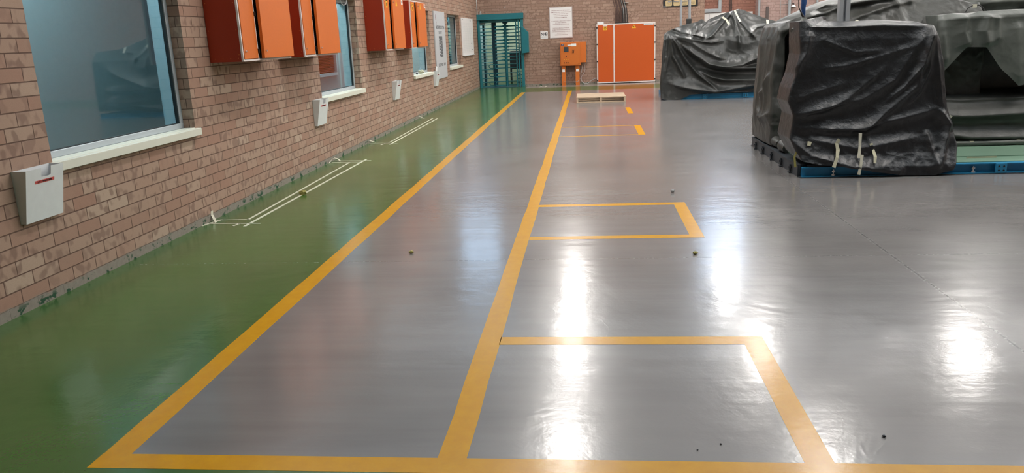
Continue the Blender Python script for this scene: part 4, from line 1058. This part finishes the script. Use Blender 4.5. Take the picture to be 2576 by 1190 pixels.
# rear body with the brown-lit left side
leftB = [(0, 5.40), (.2, 5.36), (.7, 5.36), (1.0, 5.38), (1.25, 5.40), (1.45, 5.44), (1.55, 5.55), (1.9, 5.75)]
topB = [(5.36, 1.48), (5.46, 1.53), (5.62, 1.60), (5.74, 1.66), (5.9, 1.72), (6.2, 1.80), (6.6, 1.84), (7.1, 1.74), (7.5, 1.62)]
botB = [(5.3, .13), (5.5, .15), (5.8, .2), (7.6, .2)]
fB = [([(5.60, 1.42), (5.60, .55)], -.50, .09, .09), ([(5.38, 1.5), (5.39, 1.22), (5.31, .69)], .03, .04, .04), ([(5.53, 1.51), (5.50, 1.3), (5.54, .94)], .05, .04, .03), ([(5.42, 1.35), (5.49, 1.07), (5.50, .94)], .03, .03, .03),
      ([(5.70, 1.60), (5.80, 1.66), (6.12, 1.66), (6.8, 1.75)], .07, .06, .03), ([(5.66, 1.52), (5.9, 1.57), (6.2, 1.66), (6.8, 1.72)], .07, .05, .03), ([(5.67, 1.63), (5.54, 1.53), (5.46, 1.50)], .05, .04, .03),
      ([(6.2, 1.50), (6.6, 1.62), (7.0, 1.70)], .07, .07, .04), ([(6.65, 1.8), (6.72, 1.6), (6.75, 1.4)], .06, .05, .05)]
sB = [([(5.25, 1.45), (5.2, 1.0), (5.1, .3)], .05, .06, .05), ([(5.0, 1.45), (5.02, 1.0), (4.98, .2)], .05, .06, .05), ([(4.7, 1.45), (4.75, .9), (4.6, .2)], .05, .06, .06), ([(5.3, .95), (5.1, .75), (4.8, .6)], .05, .05, .04), ([(5.35, .5), (5.1, .42), (4.7, .5)], .06, .06, .04)]
drape('rear_cover', M['tarpb'], t, leftB, [(0, 7.6), (2, 7.6)], topB, botB, 9.15, 10.15, fB, sB, lean=[(0, 0), (1.4, 0), (1.9, .5)], n=(180, 90, 120), rough=(.014, .006), seed=5.2, cap=.03, gather=.6)
# grease pot shapes at the foot of the left side
for (y_, s_) in ((8.75, .07), (9.1, .06), (9.55, .07)):
    o = MB().tube([(5.43, y_-.12, .17), (5.42, y_, .19), (5.43, y_+.13, .17)], [s_*.7, s_, s_*.7], 10).build('wrapped_fitting', M['tarpb'], t, smooth=True)
# blue strap and dark hose rising from the near block corner
m = MB(); m.tube([(5.45, 8.3, 1.50), (5.45, 8.3, 1.56), (5.442, 8.3, 1.62), (5.448, 8.3, 1.68), (5.44, 8.3, 1.8), (5.45, 8.3, 2.3), (5.44, 8.3, 3.2)], [.010, .016, .022, .027, .022, .026, .024], 10)
m.build('blue_strap', M['strap'], t, smooth=True)
m = MB(); m.tube([(5.47, 8.28, 1.46), (5.455, 8.27, 1.51), (5.43, 8.27, 1.55), (5.41, 8.27, 1.59), (5.39, 8.27, 1.63), (5.385, 8.27, 1.72), (5.385, 8.27, 2.2)], [.014, .013, .011, .006, .004, .004, .004], 8)
m.build('black_hose', M['cable_black'], t, smooth=True)
m = MB(); m.tube([(5.40, 8.25, 1.38), (5.43, 8.27, 1.44), (5.45, 8.28, 1.49), (5.452, 8.28, 1.53)], [.09, .06, .038, .026], 14)
m.build('gathered_neck', M['tarp3'], t, smooth=True)

# right hand body: upper sheet with a cut hem over a lower sheet in level swags
leftC = [(0, 7.02), (.9, 6.99), (1.3, 6.97), (1.5, 6.99), (1.6, 7.05)]
topC = [(6.9, 1.49), (7.05, 1.51), (7.25, 1.49), (7.35, 1.52), (7.8, 1.525), (8.6, 1.51), (9.6, 1.50), (10.5, 1.50)]
hemC = [(6.8, .86), (7.01, .90), (7.07, .96), (7.26, 1.165), (7.45, 1.155), (7.62, .92), (7.80, .745), (7.95, .78), (8.2, 1.0), (8.45, 1.0), (8.7, .72), (9.2, .95), (9.8, .7), (10.5, .9)]
fC = [([(6.95, 1.5), (7.0, 1.26), (7.06, .97)], .05, .05, .06), ([(7.2, 1.5), (7.2, 1.32), (7.27, 1.16)], .07, .035, .08), ([(7.44, 1.5), (7.40, 1.32), (7.45, 1.15)], .075, .09, .03),
      ([(7.53, 1.47), (7.55, 1.21)], .03, .03, .03), ([(7.05, 1.47), (7.35, 1.475), (8.2, 1.48)], .03, .03, .03), ([(7.72, 1.4), (7.76, 1.1), (7.80, .76)], .03, .08, .08), ([(8.1, 1.5), (8.2, 1.2), (8.2, 1.0)], .06, .08, .04)]
co = drape('upper_cover', M['tarp3'], t, leftC, [(0, 10.4), (2, 10.4)], topC, hemC, 8.80, 10.0, fC, n=(300, 50, 80), rough=(.006, .002), seed=8.8, cap=.03, lean=[(0, .0), (1.2, 0), (1.45, .02), (1.6, .15)])
lowC = [(6.8, 1.32), (10.5, 1.32)]
fL = [([(6.9, .645), (7.3, .60), (7.9, .612), (10.4, .6)], .03, .03, .02), ([(6.9, .455), (7.4, .435), (7.9, .45), (10.4, .44)], .11, .10, .05),
      ([(6.9, .275), (7.4, .205), (7.9, .195), (10.4, .2)], .10, .09, .045)]
drape('lower_cover', M['tarpb'], t, [(0, 7.04), (2, 7.04)], [(0, 10.35), (2, 10.35)], lowC, [(6, .15), (11, .15)], 8.93, 9.95, fL, n=(220, 30, 110), rough=(.006, .002), seed=2.2, cap=.0, lean=[(0, .0), (.5, 0), (.62, .06), (.68, .42), (1.4, .42)])
m = MB(); m.tube([(6.95, 8.86, .145), (7.4, 8.85, .142), (8.2, 8.85, .145), (10.4, 8.86, .142)], .028, 12)
ro_ = m.build('rolled_hem', M['tarp3'], t, smooth=True)
for x in (7.10, 7.42, 7.9, 8.6): MB().cyl((x-.02, 8.853, .1435), (x+.02, 8.853, .1435), .0295, 12).build('tape_band', M['masking2'], ro_, smooth=True)
# cover behind, higher, with a thin hoop
topD = [(6.9, 1.55), (7.3, 1.66), (8.0, 1.74), (9.0, 1.8), (10.5, 1.8)]
drape('back_cover', M['tarp3'], t, [(0, 7.0), (2, 7.0)], [(0, 10.4), (2, 10.4)], topD, [(6, 1.3), (11, 1.3)], 9.6, 10.8, [([(7.2, 1.5), (7.8, 1.62), (9, 1.6)], .06, .08, .04)], n=(120, 30, 40), rough=(.02, .008), seed=1.4, cap=.04)
m = MB(); m.tube([(7.38, 9.2, 1.52), (7.40, 9.2, 1.56), (7.44, 9.2, 1.585), (7.52, 9.2, 1.585), (7.56, 9.2, 1.56), (7.58, 9.2, 1.51)], .006, 7)
m.build('thin_hoop', M['cable_black'], t, smooth=True)
MB().box(7.45, 7.49, 9.19, 9.21, 1.565, 1.60).build('tape_strip', M['masking'], t)
